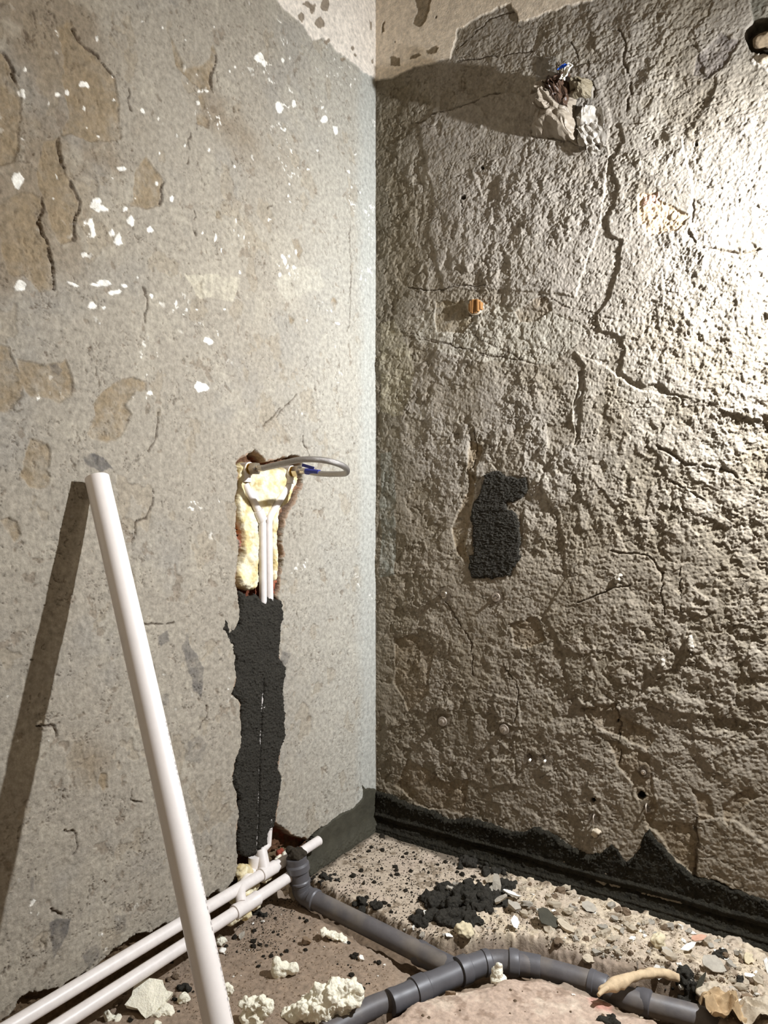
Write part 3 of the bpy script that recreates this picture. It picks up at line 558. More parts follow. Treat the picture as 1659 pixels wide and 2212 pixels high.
# upper pipe: horizontal run by the wall, tee and right-hand riser
XU, ZU, XL, ZL = .032, .112, .066, .082
def at_line(px, x, z):      # y on the line (x, ., z) nearest to image column px
    r = (px - 829.5) / FOC; # r = R.d / F.d
    # (RT - r FW).(p - CAM) = 0
    A = RT - r * FW; return CAM[1] - A[0] * (x - CAM[0]) / A[1]
R1 = .0155
RZ1 = onL(580, 1130, -.012); RZ2 = onL(567, 1130, -.012)
wp = thing('water_pipe', 'upper white water pipe against the left wall, ending in a short capped stub', 'pipe', (XU, -.55, ZU))
yt = at_line(574, XU, ZU); yc = at_line(565, XU, ZU); ye = at_line(686, XU, ZU)
tube('horizontal_run', [(XU, -1.75, ZU), (XU, yc, ZU)], .0150, M['ppr'], wp)
tube('horizontal_run', [(XU, yc, ZU), (XU, at_line(640, XU, ZU), ZU)], .0145, M['ppr'], wp)
collar('tee_fitting', (XU, yc - .004, ZU), (XU, at_line(594, XU, ZU), ZU), [(0, .015), (0, .0185), (.06, .0185), (.1, .0178), (.9, .0178), (1, .0178), (1, .014)], M['ppr'], wp)
collar('tee_neck', (XU - .004, yt, ZU + .005), (XU - .028, yt + .01, ZU + .05), [(0, .0165), (.9, .0165), (1, .0165), (1, .012)], M['ppr'], wp)
tube('riser', [(XU - .026, yt + .008, ZU + .045), onL(578, 1825, -.004), onL(581, 1780, -.008), onL(583, 1690, -.017), onL(583, 1450, -.017), onL(583, 1330, -.014), onL(582, 1280, -.005), onL(580, 1130, -.002)], .0108, M['ppr'], wp)
tube('pipe_stub', [(XU + .003, at_line(640, XU, ZU), ZU - .002), (XU + .003, ye, ZU + .001)], [.0138, .0138], M['ppr'], wp)
collar('end_cap', (XU + .003, ye - .006, ZU), (XU + .003, ye + .006, ZU + .001), [(0, .0138), (0, .0142), (.7, .0142), (1, .011), (1, .002)], M['ppr'], wp)
tube('branch', catmull([onL(580, 1135, -.002), onL(582, 1120, 0), onL(592, 1100, 0), onL(618, 1058, -.002), onL(627, 1038, -.006)]), .0105, M['ppr'], wp)
eR = onL(624, 1019, -.004)
collar('wall_elbow', eR + [-.03, 0, 0], eR + [.014, 0, 0], [(0, .016), (.7, .018), (1, .018), (1, .012)], M['ppr'], wp)
collar('elbow_neck', eR + [-.004, 0, 0], onL(624, 1045, -.004), [(0, .016), (.9, .0155), (1, .0155), (1, .01)], M['ppr'], wp)
# lower pipe with the left riser
wq = thing('water_pipe', 'lower white water pipe along the left wall, on the floor side', 'pipe', (XL, -.65, ZL))
yq = at_line(531, XL, ZL); y1 = at_line(512, XL, ZL); y2 = at_line(556, XL, ZL)
tube('horizontal_run', [(XL, -1.75, ZL - .004), (XL, y1, ZL)], .0150, M['ppr'], wq)
tube('horizontal_run', [(XL, y1, ZL), (XL, at_line(650, XL, ZL), ZL + .003)], .0145, M['ppr'], wq)
collar('tee_fitting', (XL, y1 - .01, ZL), (XL, y2, ZL), [(0, .015), (0, .0185), (.1, .0192), (.14, .0182), (.9, .0182), (.92, .019), (1, .019), (1, .014)], M['ppr'], wq)
nk = onL(549, 1862, .0)
tube('tee_neck', catmull([(XL - .005, y1 + .02, ZL + .01), (XL - .03, y1 + .045, ZL + .03), nk + [0, 0, -.02], nk + [0, 0, .01]]), .0135, M['ppr'], wq)
collar('coupling', nk + [0, 0, -.014], nk + [0, 0, .016], [(0, .0165), (.9, .0165), (1, .0160), (1, .011)], M['ppr'], wq)
tube('riser', [nk, onL(553, 1840, -.0085), onL(558, 1700, -.0085), onL(564, 1560, -.009), onL(568, 1467, -.010), onL(568, 1400, -.015), onL(568, 1325, -.013), onL(568, 1280, -.006), onL(567, 1130, -.001)], .0108, M['ppr'], wq)
tube('branch', catmull([onL(567, 1135, -.001), onL(564, 1118, 0), onL(552, 1092, -.001), onL(538, 1065, -.004), onL(529, 1045, -.008)]), .0105, M['ppr'], wq)
collar('coupling', onL(566, 1124, 0), onL(557, 1102, 0), [(0, .0145), (.05, .015), (.95, .015), (1, .0145)], M['ppr'], wq)
eL = onL(532, 1013, -.004)
collar('wall_elbow', eL + [-.03, 0, 0], eL + [.014, 0, 0], [(0, .016), (.7, .0185), (1, .0185), (1, .012)], M['ppr'], wq)
collar('elbow_neck', eL + [-.004, 0, 0], onL(530, 1042, -.006), [(0, .017), (.9, .0155), (1, .0155), (1, .01)], M['ppr'], wq)
# foam in the chase: upper body and the two trailing tongues, all one cured mass
FM = [(513, 1005), (530, 998), (560, 1000), (590, 1010), (640, 1008), (648, 1035), (636, 1060), (628, 1085), (610, 1100), (604, 1125), (602, 1150), (604, 1230), (600, 1255), (590, 1262), (588, 1235), (587, 1160), (584, 1120), (574, 1130), (562, 1140), (562, 1200), (562, 1255), (555, 1275), (540, 1277), (524, 1270), (513, 1245), (514, 1228), (524, 1200), (526, 1150), (514, 1115), (512, 1070), (514, 1030)]
pth = LP([(567, 1135), (564, 1118), (552, 1092), (538, 1065), (529, 1045)]); pth2 = LP([(580, 1135), (582, 1120), (592, 1100), (618, 1058), (627, 1038)])
cv = LP([(555, 1070)])[0]
def hf(u, v):
    d = np.minimum(sdline(u, v, pth), sdline(u, v, pth2))
    b = .002 + .006 * fbm(u, v, .03, 3, 441) + .003 * np.abs(fbm(u, v, .010, 3, 442, .6))
    b = b - .016 * np.exp(-(((u - cv[0]) / .028) ** 2 + ((v - cv[1]) / .045) ** 2))
    return b - .006 * (1 - ss(d, .008, .016))
tag(wall_patch('mounting_foam', 'L', LP(FM), hf, M['foam_y'], base=-.040, edge=.012, warp=.8), 'cream mounting foam filling the chase around the two pipe elbows', 'foam')
c0 = onL(530, 1900, .0)
tag(blobmesh('mounting_foam', [(onL(532, 1895, .0), (.024, .026, .032)), (onL(525, 1930, .015), (.026, .03, .022)), (onL(520, 1880, .002), (.016, .016, .02)), (onL(545, 1915, .005), (.02, .02, .02)), (onL(515, 1950, .03), (.018, .03, .014)), (onL(545, 1952, .045), (.02, .02, .018)), (onL(505, 1985, .06), (.014, .03, .012)), (onL(530, 1975, .06), (.016, .02, .018)), (onL(575, 1895, .02), (.016, .02, .012)), (onL(520, 1900, .005), (.01, .01, .03))], .003, M['foam_y'], n1=(.006, .02), n2=(.0015, .007), seed=4), 'cream foam mass around the pipe tees at the bottom of the chase', 'foam')
# bits in the open hole behind the drain
tag(blobmesh('foam_lump', [(onL(605, 1855, .0), (.014, .02, .012)), (onL(618, 1846, .01), (.012, .02, .012)), (onL(598, 1862, .005), (.008, .012, .012))], .0025, M['foam'], n1=(.004, .015), seed=6), 'white foam lump in the hole left of the upright grey drain', 'foam')
tag(blobmesh('brick_fragment', [(onL(606, 1843, -.004), (.008, .013, .013))], .002, M['brick'], n1=(.003, .01), seed=8), 'small red brick fragment in the hole behind the drain', 'brick')

# ---------------------------------------------------------------- flexible hose
hs = thing('flexible_hose', 'braided steel water hose bent in a loop between the two wall elbows', 'hose', eL + [.05, 0, 0])
aL = eL + [.012, 0, 0]; aR = eR + [.012, 0, 0]
for a, m1, m2 in ((aL, 'brass', 'nut'), (aR, 'brass', 'nut')):
    collar('nipple', a + [-.008, 0, 0], a + [.012, 0, 0], [(0, .0105), (.3, .0105), (.32, .0155), (.6, .0155), (.62, .0105), (1, .0105)], M['brass'], hs)
    hexnut('nut', a + [.010, 0, 0], a + [.030, 0, 0], .0175, M[m2], hs)
    collar('ferrule', a + [.027, 0, 0], a + [.052, 0, 0], [(0, .0095), (.3, .0095), (.35, .0085), (.9, .0085), (1, .0078)], M['nut'], hs)
yl, yr = aL[1], aR[1]
def hosept(px, py, y):      # point in the vertical plane y = const
    d = ray(px, py); return CAM + d * (y - CAM[1]) / d[1]
sL = aL + [.05, 0, 0]; sR = aR + [.05, 0, 0]
mid = [hosept(612, 1001, yl), hosept(650, 993, yl + .01), hosept(690, 993, yl + .03), hosept(725, 1000, yl + .06), hosept(747, 1011, yr - .04), hosept(747, 1022, yr - .01), hosept(725, 1024, yr), hosept(690, 1023, yr)]
tube('hose', catmull([sL] + mid + [sR], 10), .0082, M['steel'], hs, seg=20)
tube('sleeve', [sR + [.004, 0, -.001], hosept(690, 1021.5, yr)], .0088, M['blue'], hs, seg=20)
bm = bmesh.new()
t0, t1 = hosept(651, 1004, yr), hosept(680, 1012, yr + .004)
bmesh.ops.create_cube(bm, size=1, matrix=Matrix.Translation(Vector((t0 + t1) / 2)) @ Matrix.Rotation(math.radians(15), 4, 'Y') @ Matrix.Diagonal((.046, .0016, .009, 1)))
finish(bm, 'tag', M['blue'], hs, False)

# ---------------------------------------------------------------- leaning white pipe
A = CAM + 1.52 * ray(208, 1032); B = CAM + 1.234 * ray(455, 2150)
dirv = (B - A) / (A[2] - B[2]); foot = A + dirv * (A[2] - .012); A = np.array([max(A[0], .028), A[1], A[2]])
lp = thing('white_pipe', 'long white plastic pipe leaning against the left wall', 'pipe', foot)
pp = [A + (foot - A) * t + np.array([0, .004 * math.sin(math.pi * t), 0]) for t in np.linspace(0, 1, 14)]
tube('pipe_body', pp, .025, M['pvc'], lp, seg=48, inner=.0228)
ax = (foot - A) / np.linalg.norm(foot - A); toc = CAM - (A + foot) / 2; toc -= ax * (toc @ ax); toc /= np.linalg.norm(toc); side = np.cross(toc, ax); side *= np.sign(side @ RT)
bm = bmesh.new(); rp = random.Random(3); t = .42
nv = toc * math.cos(1.22) + side * math.sin(1.22); tv = np.cross(ax, nv)
while t < .99:
    L_ = rp.uniform(.0015, .007); c = A + (foot - A) * t + np.array([0, .004 * math.sin(math.pi * t), 0]) + nv * .0252
    for o_, wd in ((-.0016, .0009), (.0016, .0009)):
        q = [c + ax * (s1 * L_ / 2) + tv * (o_ + s2 * wd / 2) for s1, s2 in ((-1, -1), (1, -1), (1, 1), (-1, 1))]
        if rp.random() < .8: bm.faces.new([bm.verts.new(v) for v in q])
    t += (L_ + rp.uniform(.002, .005)) / 1.2
o = finish(bm, 'printed_line', M['print'], lp, False); o['label'] = 'row of fine grey print along the pipe'

# ---------------------------------------------------------------- grey drain
dr = thing('drain_pipe', 'grey plastic drain pipe running from the corner riser to the junction in the floor trench', 'pipe', onF(660, 1930, 0))
g1 = onF(656, 1932, .030); top = np.array([g1[0], g1[1], .142])
top = CAM + ray(640, 1850) * ((g1 - CAM) @ FW); e1 = CAM + ray(650, 1912) * ((g1 - CAM) @ FW)
j0 = onF(968, 2088, .0); dd = (j0 - g1) / np.linalg.norm(j0 - g1)
Rr = .0245
collar('riser_socket', top, e1, [(0, .020), (0, .0285), (.05, .0290), (.1, .0275), (.22, .0275), (.28, .0325), (.48, .0325), (.54, .0275), (.8, .0272), (.84, .0295), (.9, .0295), (.93, .0262), (1, .0262)], M['grey_ring'], dr)
tube('elbow', catmull([e1, e1 * .6 + g1 * .4 + [0, 0, -.006], g1 + dd * .012, g1 + dd * .035]), .0262, M['grey_ring'], dr)
collar('elbow_rim', g1 + dd * .030, g1 + dd * .048, [(0, .026), (.1, .0285), (.8, .0285), (1, .0255)], M['grey_ring'], dr)
j1 = onF(905, 2058, .0)
tube('straight_pipe', [g1 + dd * .02, (g1 + j0) / 2, j0], Rr, M['grey'], dr, seg=40)
mainp = [onF(700, 2235, -.012), onF(792, 2182, -.008), onF(866, 2154, -.004), onF(931, 2126, .0), onF(986, 2102, .0), onF(1030, 2086, .002), onF(1067, 2079, .002), onF(1108, 2080, .002), onF(1167, 2090, -.002), onF(1216, 2104, -.004), onF(1284, 2124, -.008), onF(1344, 2152, -.012), onF(1400, 2169, -.014), onF(1490, 2192, -.02), onF(1560, 2215, -.03)]
cj = onF(950, 2096, 0); md = (mainp[5] - mainp[3]); md /= np.linalg.norm(md)
collar('branch_socket', j1 - dd * .006, j0 + dd * .03, [(0, .0245), (.0, .0285), (.06, .0295), (.14, .0295), (.2, .0275), (.36, .0275), (.4, .0262), (1, .0262)], M['grey_ring'], dr)
def seg_on(px0, py0, px1, py1, z=0.): return onF(px0, py0, z), onF(px1, py1, z)
tube('main_pipe', catmull(mainp[:3], 4), .0235, M['grey'], dr, seg=40)
a, b = seg_on(842, 2166, 905, 2139); collar('reducer', a, b, [(0, .0235), (0, .0272), (.12, .0280), (.25, .0262), (.65, .0262), (.7, .0272), (1, .0272)], M['grey_ring'], dr)
a, b = seg_on(893, 2144, 1012, 2092); collar('wye_fitting', a, b, [(0, .0255), (0, .0310), (.1, .0318), (.2, .0318), (.22, .029), (.3, .0285), (.38, .0268), (.8, .0268), (.82, .0268), (1, .0268)], M['grey_ring'], dr)
a, b = seg_on(990, 2100, 1046, 2079, .002); collar('coupling', a, b, [(0, .026), (0, .0325), (.2, .0332), (.34, .0325), (.38, .0285), (1, .0272)], M['grey_ring'], dr)
a = mainp[5] + md * .015
tube('bend', catmull([onF(1036, 2083, .002), onF(1060, 2078, .002), onF(1085, 2077, .002), onF(1108, 2080, .002), onF(1150, 2087, 0)], 6), .0262, M['grey'], dr, seg=40)
a, b = seg_on(1043, 2081, 1058, 2078, .002); collar('coupling_rim', a, b, [(0, .026), (.1, .0300), (.8, .0300), (1, .0275)], M['grey_ring'], dr)
a, b = seg_on(1098, 2079, 1122, 2081, .002); collar('coupling_rim', a, b, [(0, .026), (.1, .0315), (.5, .0320), (.9, .0300), (1, .0275)], M['grey_ring'], dr)
a, b = seg_on(1118, 2081, 1168, 2090, 0); collar('coupling', a, b, [(0, .0275), (.9, .0268), (1, .0262)], M['grey_ring'], dr)
tube('main_pipe', catmull(mainp[8:], 5), .0245, M['grey'], dr, seg=40)
a, b = seg_on(1272, 2120, 1312, 2134, -.008); collar('coupling', a, b, [(0, .0245), (.05, .0285), (.3, .0285), (.35, .0268), (.9, .0265), (1, .0245)], M['grey_ring'], dr)
a, b = seg_on(1372, 2158, 1408, 2170, -.014); collar('coupling', a, b, [(0, .0245), (.05, .0268), (.3, .0265), (.4, .0285), (.9, .0285), (1, .0245)], M['grey_ring'], dr)
tag(blobmesh('mortar_lump', [(top + [0, 0, .006], (.028, .028, .014)), (top + [-.012, -.006, .012], (.014, .014, .012)), (top + [.014, .0, .010], (.014, .014, .011)), (top + [.004, -.01, .016], (.012, .012, .012))], .0022, M['clod'], n1=(.005, .012), n2=(.002, .005), seed=12), 'dark mortar clump plugging the top of the upright drain socket', 'mortar')

# ---------------------------------------------------------------- right wall hardware
def fixing(px, py, label, kind):
    p = onR(px, py, 0); p[1] = -rh(px, py) + .001; s = 1
    t = thing('wall_bolt', label, 'bolt', p, None)
    n = np.array([0, -1., 0])
    if kind == 'nut':
        collar('washer', p + n * .000, p + n * .006, [(0, .0155), (.8, .0155), (1, .0145), (1, .003)], M['rust'], t)
        hexnut('nut', p + n * .006, p + n * .014, .0095, M['rust'], t)
        tube('threaded_stud', [p + n * .010, p + n * .024 + [.001, 0, 0]], .0048, M['nut'], t, seg=14)
    elif kind == 'washer':
        collar('washer', p, p + n * .005, [(0, .014), (.8, .014), (1, .013), (1, .007), (.5, .006)], M['rust'], t)
        tube('threaded_stud', [p, p + n * .016 + [.001, 0, -.003]], .0042, M['nut'], t, seg=14)
    else:
        R_ = []
        for a in np.linspace(-2.0, 2.2, 14): R_.append(p + n * .016 + np.array([.004 + .010 * math.cos(a), 0, .011 * math.sin(a)]))
        tube('open_ring', R_, .0024, M['nut'], t, seg=10)
        tube('sleeve', [p, p + n * .014], .0085, M['rust'], t, seg=18)
fixing(961, 1283, 'bolt with a thin open ring on the right wall, upper left of the four fixings', 'ring')
fixing(1072, 1290, 'bolt with pale round washer just below the black wall patch, upper right of four', 'washer')
fixing(957, 1558, 'rusty nut and washer on the right wall, lower left of the four fixings', 'nut')
fixing(1090, 1575, 'rusty nut and washer with a long stud, lower right of the four wall fixings', 'nut')
p = onR(1028, 663, .0); p[1] = -rh(1028, 663)
wpg = thing('wood_plug', 'round split brown wooden plug set in the right wall', 'plug', p)
wl_ = []
for k in range(7):
    bm = bmesh.new(); x0 = -.022 + k * .0063; hh = math.sqrt(max(.0225 ** 2 - (x0 + .003) ** 2, .00003))
    bmesh.ops.create_cube(bm, size=1, matrix=Matrix.Translation((p[0] + x0 + .003, p[1] + .001 - .002 * (k % 3), p[2])) @ Matrix.Rotation(random.uniform(-.06, .06), 4, 'Y') @ Matrix.Diagonal((.0058, .02 + .004 * (k % 2), 2 * hh, 1)))
    bmesh.ops.bevel(bm, geom=bm.edges[:], offset=.001, segments=1, affect='EDGES'); finish(bm, 'wood_sliver', M['wood'], wpg, False)
tube('plaster_rim', [p + np.array([.0245 * math.cos(a), -.003, .0245 * math.sin(a)]) for a in np.linspace(1.8, 5.6, 20)], .003, M['ch_beige'], wpg, seg=8, namp=.0015, seed=3)
for px, py, lb in ((1146, 1640, 'small bright wall plug under a dark hole, left of the close pair'), (1178, 1642, 'small bright wall plug under a dark hole, right of the close pair')):
    p = onR(px, py, 0); p[1] = -rh(px, py) + .003; tag(tube('wall_plug', [p, p + [0, -.014, -.003]], .0035, M['ch_white'], seg=10), lb, 'plug')
p = onR(1391, 1667, -.006); t = thing('screw', 'dark screw head in a hole on the lower right wall', 'screw', p)
collar('screw_head', p, p + [0, -.010, 0], [(0, .004), (.5, .0075), (.9, .0065), (1, .003)], M['rust'], t); tube('screw_tip', [p + [0, -.009, 0], p + [0, -.014, 0]], .003, M['nut'], t, seg=8)
for px, py, lb in ((1284, 1768, 'bent rusty nail in a dark slot on the lower right wall, left one'), (1397, 1745, 'bent rusty nail in a dark slot on the lower right wall, right one')):
    p = onR(px, py, 0); tag(tube('nail', catmull([p + [0, .004, .012], p + [0, -.010, .008], p + [.001, -.012, -.006], p + [0, -.004, -.012]]), .0022, M['rust'], seg=8), lb, 'nail')
p = onR(1434, 1430, 0); p[1] = -rh(1434, 1430); tag(blobmesh('plaster_lump', [(p + [0, -.008, 0], (.008, .012, .012))], .002, M['ch_grey'], n1=(.004, .008), seed=31), 'knob of plaster standing out low on the right wall', 'plaster')
p = onR(1492, 1390, 0); p[1] = -rh(1492, 1390); tag(blobmesh('plaster_lump', [(p + [0, -.006, .006], (.007, .008, .02)), (p + [.004, -.008, -.01], (.007, .01, .007))], .002, M['ch_grey'], n1=(.004, .008), seed=33), 'narrow plaster tab standing out right of the plaster knob', 'plaster')
p = onR(1335, 1250, 0); p[1] = -rh(1335, 1250); tag(blobmesh('plaster_lump', [(p + [0, -.006, 0], (.007, .010, .012)), (p + [.008, -.004, .010], (.012, .006, .003))], .002, M['ch_grey'], n1=(.004, .008), seed=34), 'small pale plaster stub on the right wall right of the black patch', 'plaster')
p = onR(1293, 1792, 0); p[1] = -rh(1293, 1792); tag(blobmesh('plaster_lump', [(p + [0, -.008, 0], (.014, .012, .006)), (p + [-.008, -.004, -.008], (.010, .008, .012))], .002, M['ch_beige'], n1=(.004, .008), seed=35), 'pale plaster flake sticking out above the mortar cove', 'plaster')
# knocked-out corner: broken brick and pale stone in the hole
p = onR(1655, 88, -.012); tag(blobmesh('broken_brick', [(p, (.030, .03, .016)), (p + [.03, 0, .008], (.03, .03, .018))], .003, mat('ochre_brick', (118, 102, 80), .85, bump=.7, bscale=150, var=.2, vscale=60), n1=(.004, .02), seed=36), 'ochre brown brick showing in the hole at the top right corner of the right wall', 'brick')
p = onR(1662, 128, -.006); tag(blobmesh('stone_chip', [(p + [0, 0, -.004], (.026, .02, .009)), (p + [.02, 0, -.004], (.024, .02, .010))], .0025, M['ch_beige'], n1=(.002, .02), seed=37), 'pale stone chip wedged below the brown brick in the wall hole', 'stone')

# ---------------------------------------------------------------- crumpled wrapper on the right wall
def sheet(name, quad, hfun, material, parent, nu=50, nv=50, wseed=1, wamp=.008, thick=.0005):
    """crumpled sheet over a wall quad (u,v corners in wall metres), standing off by hfun"""
    q = [np.array(a) for a in quad]; s, t = np.meshgrid(np.linspace(0, 1, nu), np.linspace(0, 1, nv), indexing='ij')
    P = (q[0][None, None] * (1 - s)[..., None] + q[1][None, None] * s[..., None]) * (1 - t)[..., None] + (q[3][None, None] * (1 - s)[..., None] + q[2][None, None] * s[..., None]) * t[..., None]
    u = P[..., 0] + wamp * fbm(s, t, .3, 4, wseed, .6); v = P[..., 1] + wamp * fbm(s, t, .3, 4, wseed + 5, .6)
    h = hfun(s, t, u, v); co = rpos(u, v, h).reshape(-1, 3); idx = np.arange(nu * nv).reshape(nu, nv)
    qd = np.stack([idx[:-1, :-1], idx[1:, :-1], idx[1:, 1:], idx[:-1, 1:]], -1).reshape(-1, 4)
    o = grid_mesh(name, co, qd, material, parent=parent, smooth=False)
    m_ = o.modifiers.new('t', 'SOLIDIFY'); m_.thickness = thick; return o
def crump(s, t, seed, f=.25): return 1 - np.abs(fbm(s, t, f, 3, seed, .5)) * 2.2
wr_ = thing('crumpled_wrapper', 'crumpled plastic and paper wrapper stuck high on the right wall', 'wrapper', onR(1235, 240))
def dome(s, t): return (np.clip(1 - (2 * s - 1) ** 2, 0, 1) * np.clip(1 - (2 * t - 1) ** 2, 0, 1)) ** .5
sheet('film_lobe', RP([(1152, 292), (1250, 318), (1240, 205), (1168, 215)]), lambda s, t, u, v: .008 + .070 * dome(s, t) * (.72 + .38 * crump(s, t, 501, .42)), M['tissue'], wr_, 60, 60, 2, .016)
sheet('film_lobe', RP([(1160, 262), (1225, 268), (1225, 195), (1172, 205)]), lambda s, t, u, v: .04 + .075 * dome(s, t) * (.7 + .42 * crump(s, t, 505, .34)), M['tissue'], wr_, 50, 50, 3, .014)
sheet('film_tail', RP([(1207, 205), (1240, 180), (1222, 148), (1208, 128)]), lambda s, t, u, v: .012 + .012 * crump(s, t, 507, .3), M['tissue'], wr_, 24, 30, 6, .010)
sheet('dark_fold', RP([(1200, 245), (1245, 250), (1245, 178), (1198, 192)]), lambda s, t, u, v: .055 + .06 * dome(s, t) * (.6 + .5 * crump(s, t, 511, .25)), M['dkfilm'], wr_, 46, 46, 4, .012)
sheet('paper_fold', RP([(1244, 228), (1288, 228), (1290, 190), (1240, 200)]), lambda s, t, u, v: .045 + .055 * dome(s, t) * (.6 + .5 * crump(s, t, 515, .4)), mat('khaki_paper', (116, 106, 86), .6), wr_, 30, 30, 7, .010)
sheet('clear_film', RP([(1252, 322), (1312, 318), (1305, 232), (1252, 246)]), lambda s, t, u, v: .014 + .022 * crump(s, t, 521, .55) * (.4 + .6 * t), M['film'], wr_, 26, 34, 9, .010)
sheet('clear_film', RP([(1282, 345), (1318, 325), (1290, 272), (1252, 285)]), lambda s, t, u, v: .010 + .022 * crump(s, t, 523, .6), M['film'], wr_, 20, 26, 11, .008)
sheet('white_strip', RP([(1236, 212), (1248, 212), (1264, 182), (1256, 178)]), lambda s, t, u, v: .10 + .012 * crump(s, t, 525, .5), M['ch_white'], wr_, 12, 16, 5, .003)
o = sheet('label_scrap', RP([(1232, 192), (1244, 188), (1258, 181), (1244, 179)]), lambda s, t, u, v: .103 + .006 * crump(s, t, 527, .5), M['bblue'], wr_, 10, 10, 6, .002); o['label'] = 'bright blue printed scrap'

# ---------------------------------------------------------------- floor pieces
def foam_piece(px, py, balls, label, seed, name='foam_chunk', material='foam', vox=None, n1=(.006, .02), n2=(.002, .006), dz=0, cat='foam'):
    """balls in px units: (dx right, dy up, r or (rx, ry up)) around the base pixel; stands on the floor"""
    g = gpt(px, py); k = pxm(g); B = []; r3 = random.Random(seed)
    for b in balls:
        dx, dy, r = b[0] * k, b[1] * k, b[2]
        rx, rz = (r, r) if not hasattr(r, '__len__') else r
        rx *= k; rz *= k; dep = (b[3] if len(b) > 3 else 0) * k
        B.append((g + RT * dx + UP * (dy + rz * .55) + FW * dep, (rx, rx * .9, rz)))
    return tag(blobmesh(name, B, vox or max(.0018, k * 1.6), M[material], n1=n1, n2=n2, seed=seed), label, cat)
foam_piece(612, 2108, [(-12, 4, (16, 18)), (-14, 20, (11, 14)), (2, 14, (14, 10)), (18, 8, (13, 13)), (26, 12, (9, 12)), (2, 4, (14, 9))], 'cream foam chunk on its own on the brown slab in front of the drain', 41, n1=(.003, .02), n2=(.0005, .01))
foam_piece(695, 2195, [(-60, -10, (32, 20)), (-30, 4, (34, 26)), (0, 12, (38, 32)), (35, 22, (36, 34)), (60, 26, (26, 34)), (35, 52, (24, 14)), (-5, 38, (20, 14)), (70, 48, (16, 14)), (20, -8, (40, 20)), (-75, -22, (24, 14))], 'largest creamy foam lump at the bottom edge beside the grey pipe end', 42, n1=(.010, .022), n2=(.003, .008))
foam_piece(548, 2205, [(-14, 0, (18, 16)), (8, 0, (18, 16)), (20, 16, (14, 12)), (-2, 28, (16, 12)), (-16, 32, (12, 10)), (14, 36, (13, 11)), (32, 26, (12, 8)), (26, 34, (10, 7))], 'knobbly cream foam cluster between the white leaning pipe and the largest foam lump', 44, n1=(.006, .012))
foam_piece(395, 2165, [(-5, 0, 8), (6, 1, 8), (0, 8, 8), (-6, 8, 5)], 'small foam nub just left of the leaning pipe', 45, n1=(.004, .010))
foam_piece(312, 2155, [(0, 0, 6), (-4, 2, 4)], 'tiny foam bead above the flat foam slab', 48, n1=(.002, .008))
foam_piece(478, 2040, [(-2, 2, (12, 11)), (6, 4, (8, 9))], 'rounded pale foam pebble right of the leaning pipe', 46, n1=(.003, .012))
foam_piece(480, 2055, [(0, 0, (9, 4))], 'thin pale oval chip below the foam pebble', 47, name='plaster_chip', material='ch_white', n1=(.001, .01), cat='chip')
foam_piece(492, 2160, [(-4, 0, (11, 12)), (2, 14, (11, 12)), (4, -12, (8, 8)), (-4, 24, (8, 8))], 'foam lump tucked behind the lower right side of the leaning pipe', 49, n1=(.005, .012))
foam_piece(236, 2200, [(0, 0, (10, 14)), (12, -8, (14, 10))], 'small foam lump at the bottom edge left of the flat foam slab', 51, n1=(.005, .012))
foam_piece(340, 2216, [(0, 0, (10, 8))], 'pale foam bit at the bottom edge under the flat foam slab', 52)
foam_piece(1075, 2118, [(0, 0, (19, 12)), (0, 12, (14, 14)), (2, 26, (8, 10)), (12, 0, (8, 9))], 'pointed white foam piece standing against the front of the grey pipe bend', 53, n1=(.003, .012), n2=(.001, .005))
foam_piece(735, 1945, [(-8, 8, (8, 5)), (4, 2, (12, 5)), (14, -4, (10, 4))], 'white foam flake leaning behind the sloping drain pipe', 54, n1=(.003, .012))
foam_piece(722, 2030, [(-22, 14, (10, 6)), (-8, 8, (12, 6)), (8, 2, (12, 6)), (20, -3, (11, 6))], 'long rough foam sliver at the slab edge in front of the drain pipe', 55, n1=(.005, .010))
foam_piece(785, 1912, [(0, 0, 4)], 'tiny grey crumb near the sloping drain', 56, name='mortar_crumb', material='clod', cat='mortar')
foam_piece(1003, 2022, [(0, 4, (21, 12)), (-4, 12, (16, 10)), (8, 10, (12, 10))], 'pale yellow rounded stone in front of the black mortar heap', 57, name='yellow_stone', material='yellow', n1=(.005, .014), cat='stone')
foam_piece(1421, 2044, [(0, 2, (16, 10)), (2, 12, (14, 10)), (-8, 8, (10, 8))], 'white and buff rock in the rubble near the orange tile shard', 58, name='pale_rock', material='yellow', n1=(.005, .014), cat='stone')
foam_piece(1540, 2158, [(-18, 0, (20, 9)), (4, 2, (24, 11)), (22, 0, (20, 8))], 'flat buff stone lying right of the curved root', 59, name='flat_stone', material='ch_beige', n1=(.003, .02), cat='stone')
foam_piece(1640, 2180, [(0, 0, (26, 9)), (20, 2, (26, 12))], 'pale flat stone at the right edge near the bottom corner', 60, name='flat_stone', material='ch_beige', n1=(.003, .02), cat='stone')
foam_piece(1553, 1990 + 42, [(0, 0, (4, 6))], 'tiny pale pebble resting on the mortar cove at far right', 61, name='pebble', material='ch_beige', n1=(.001, .01), cat='stone')

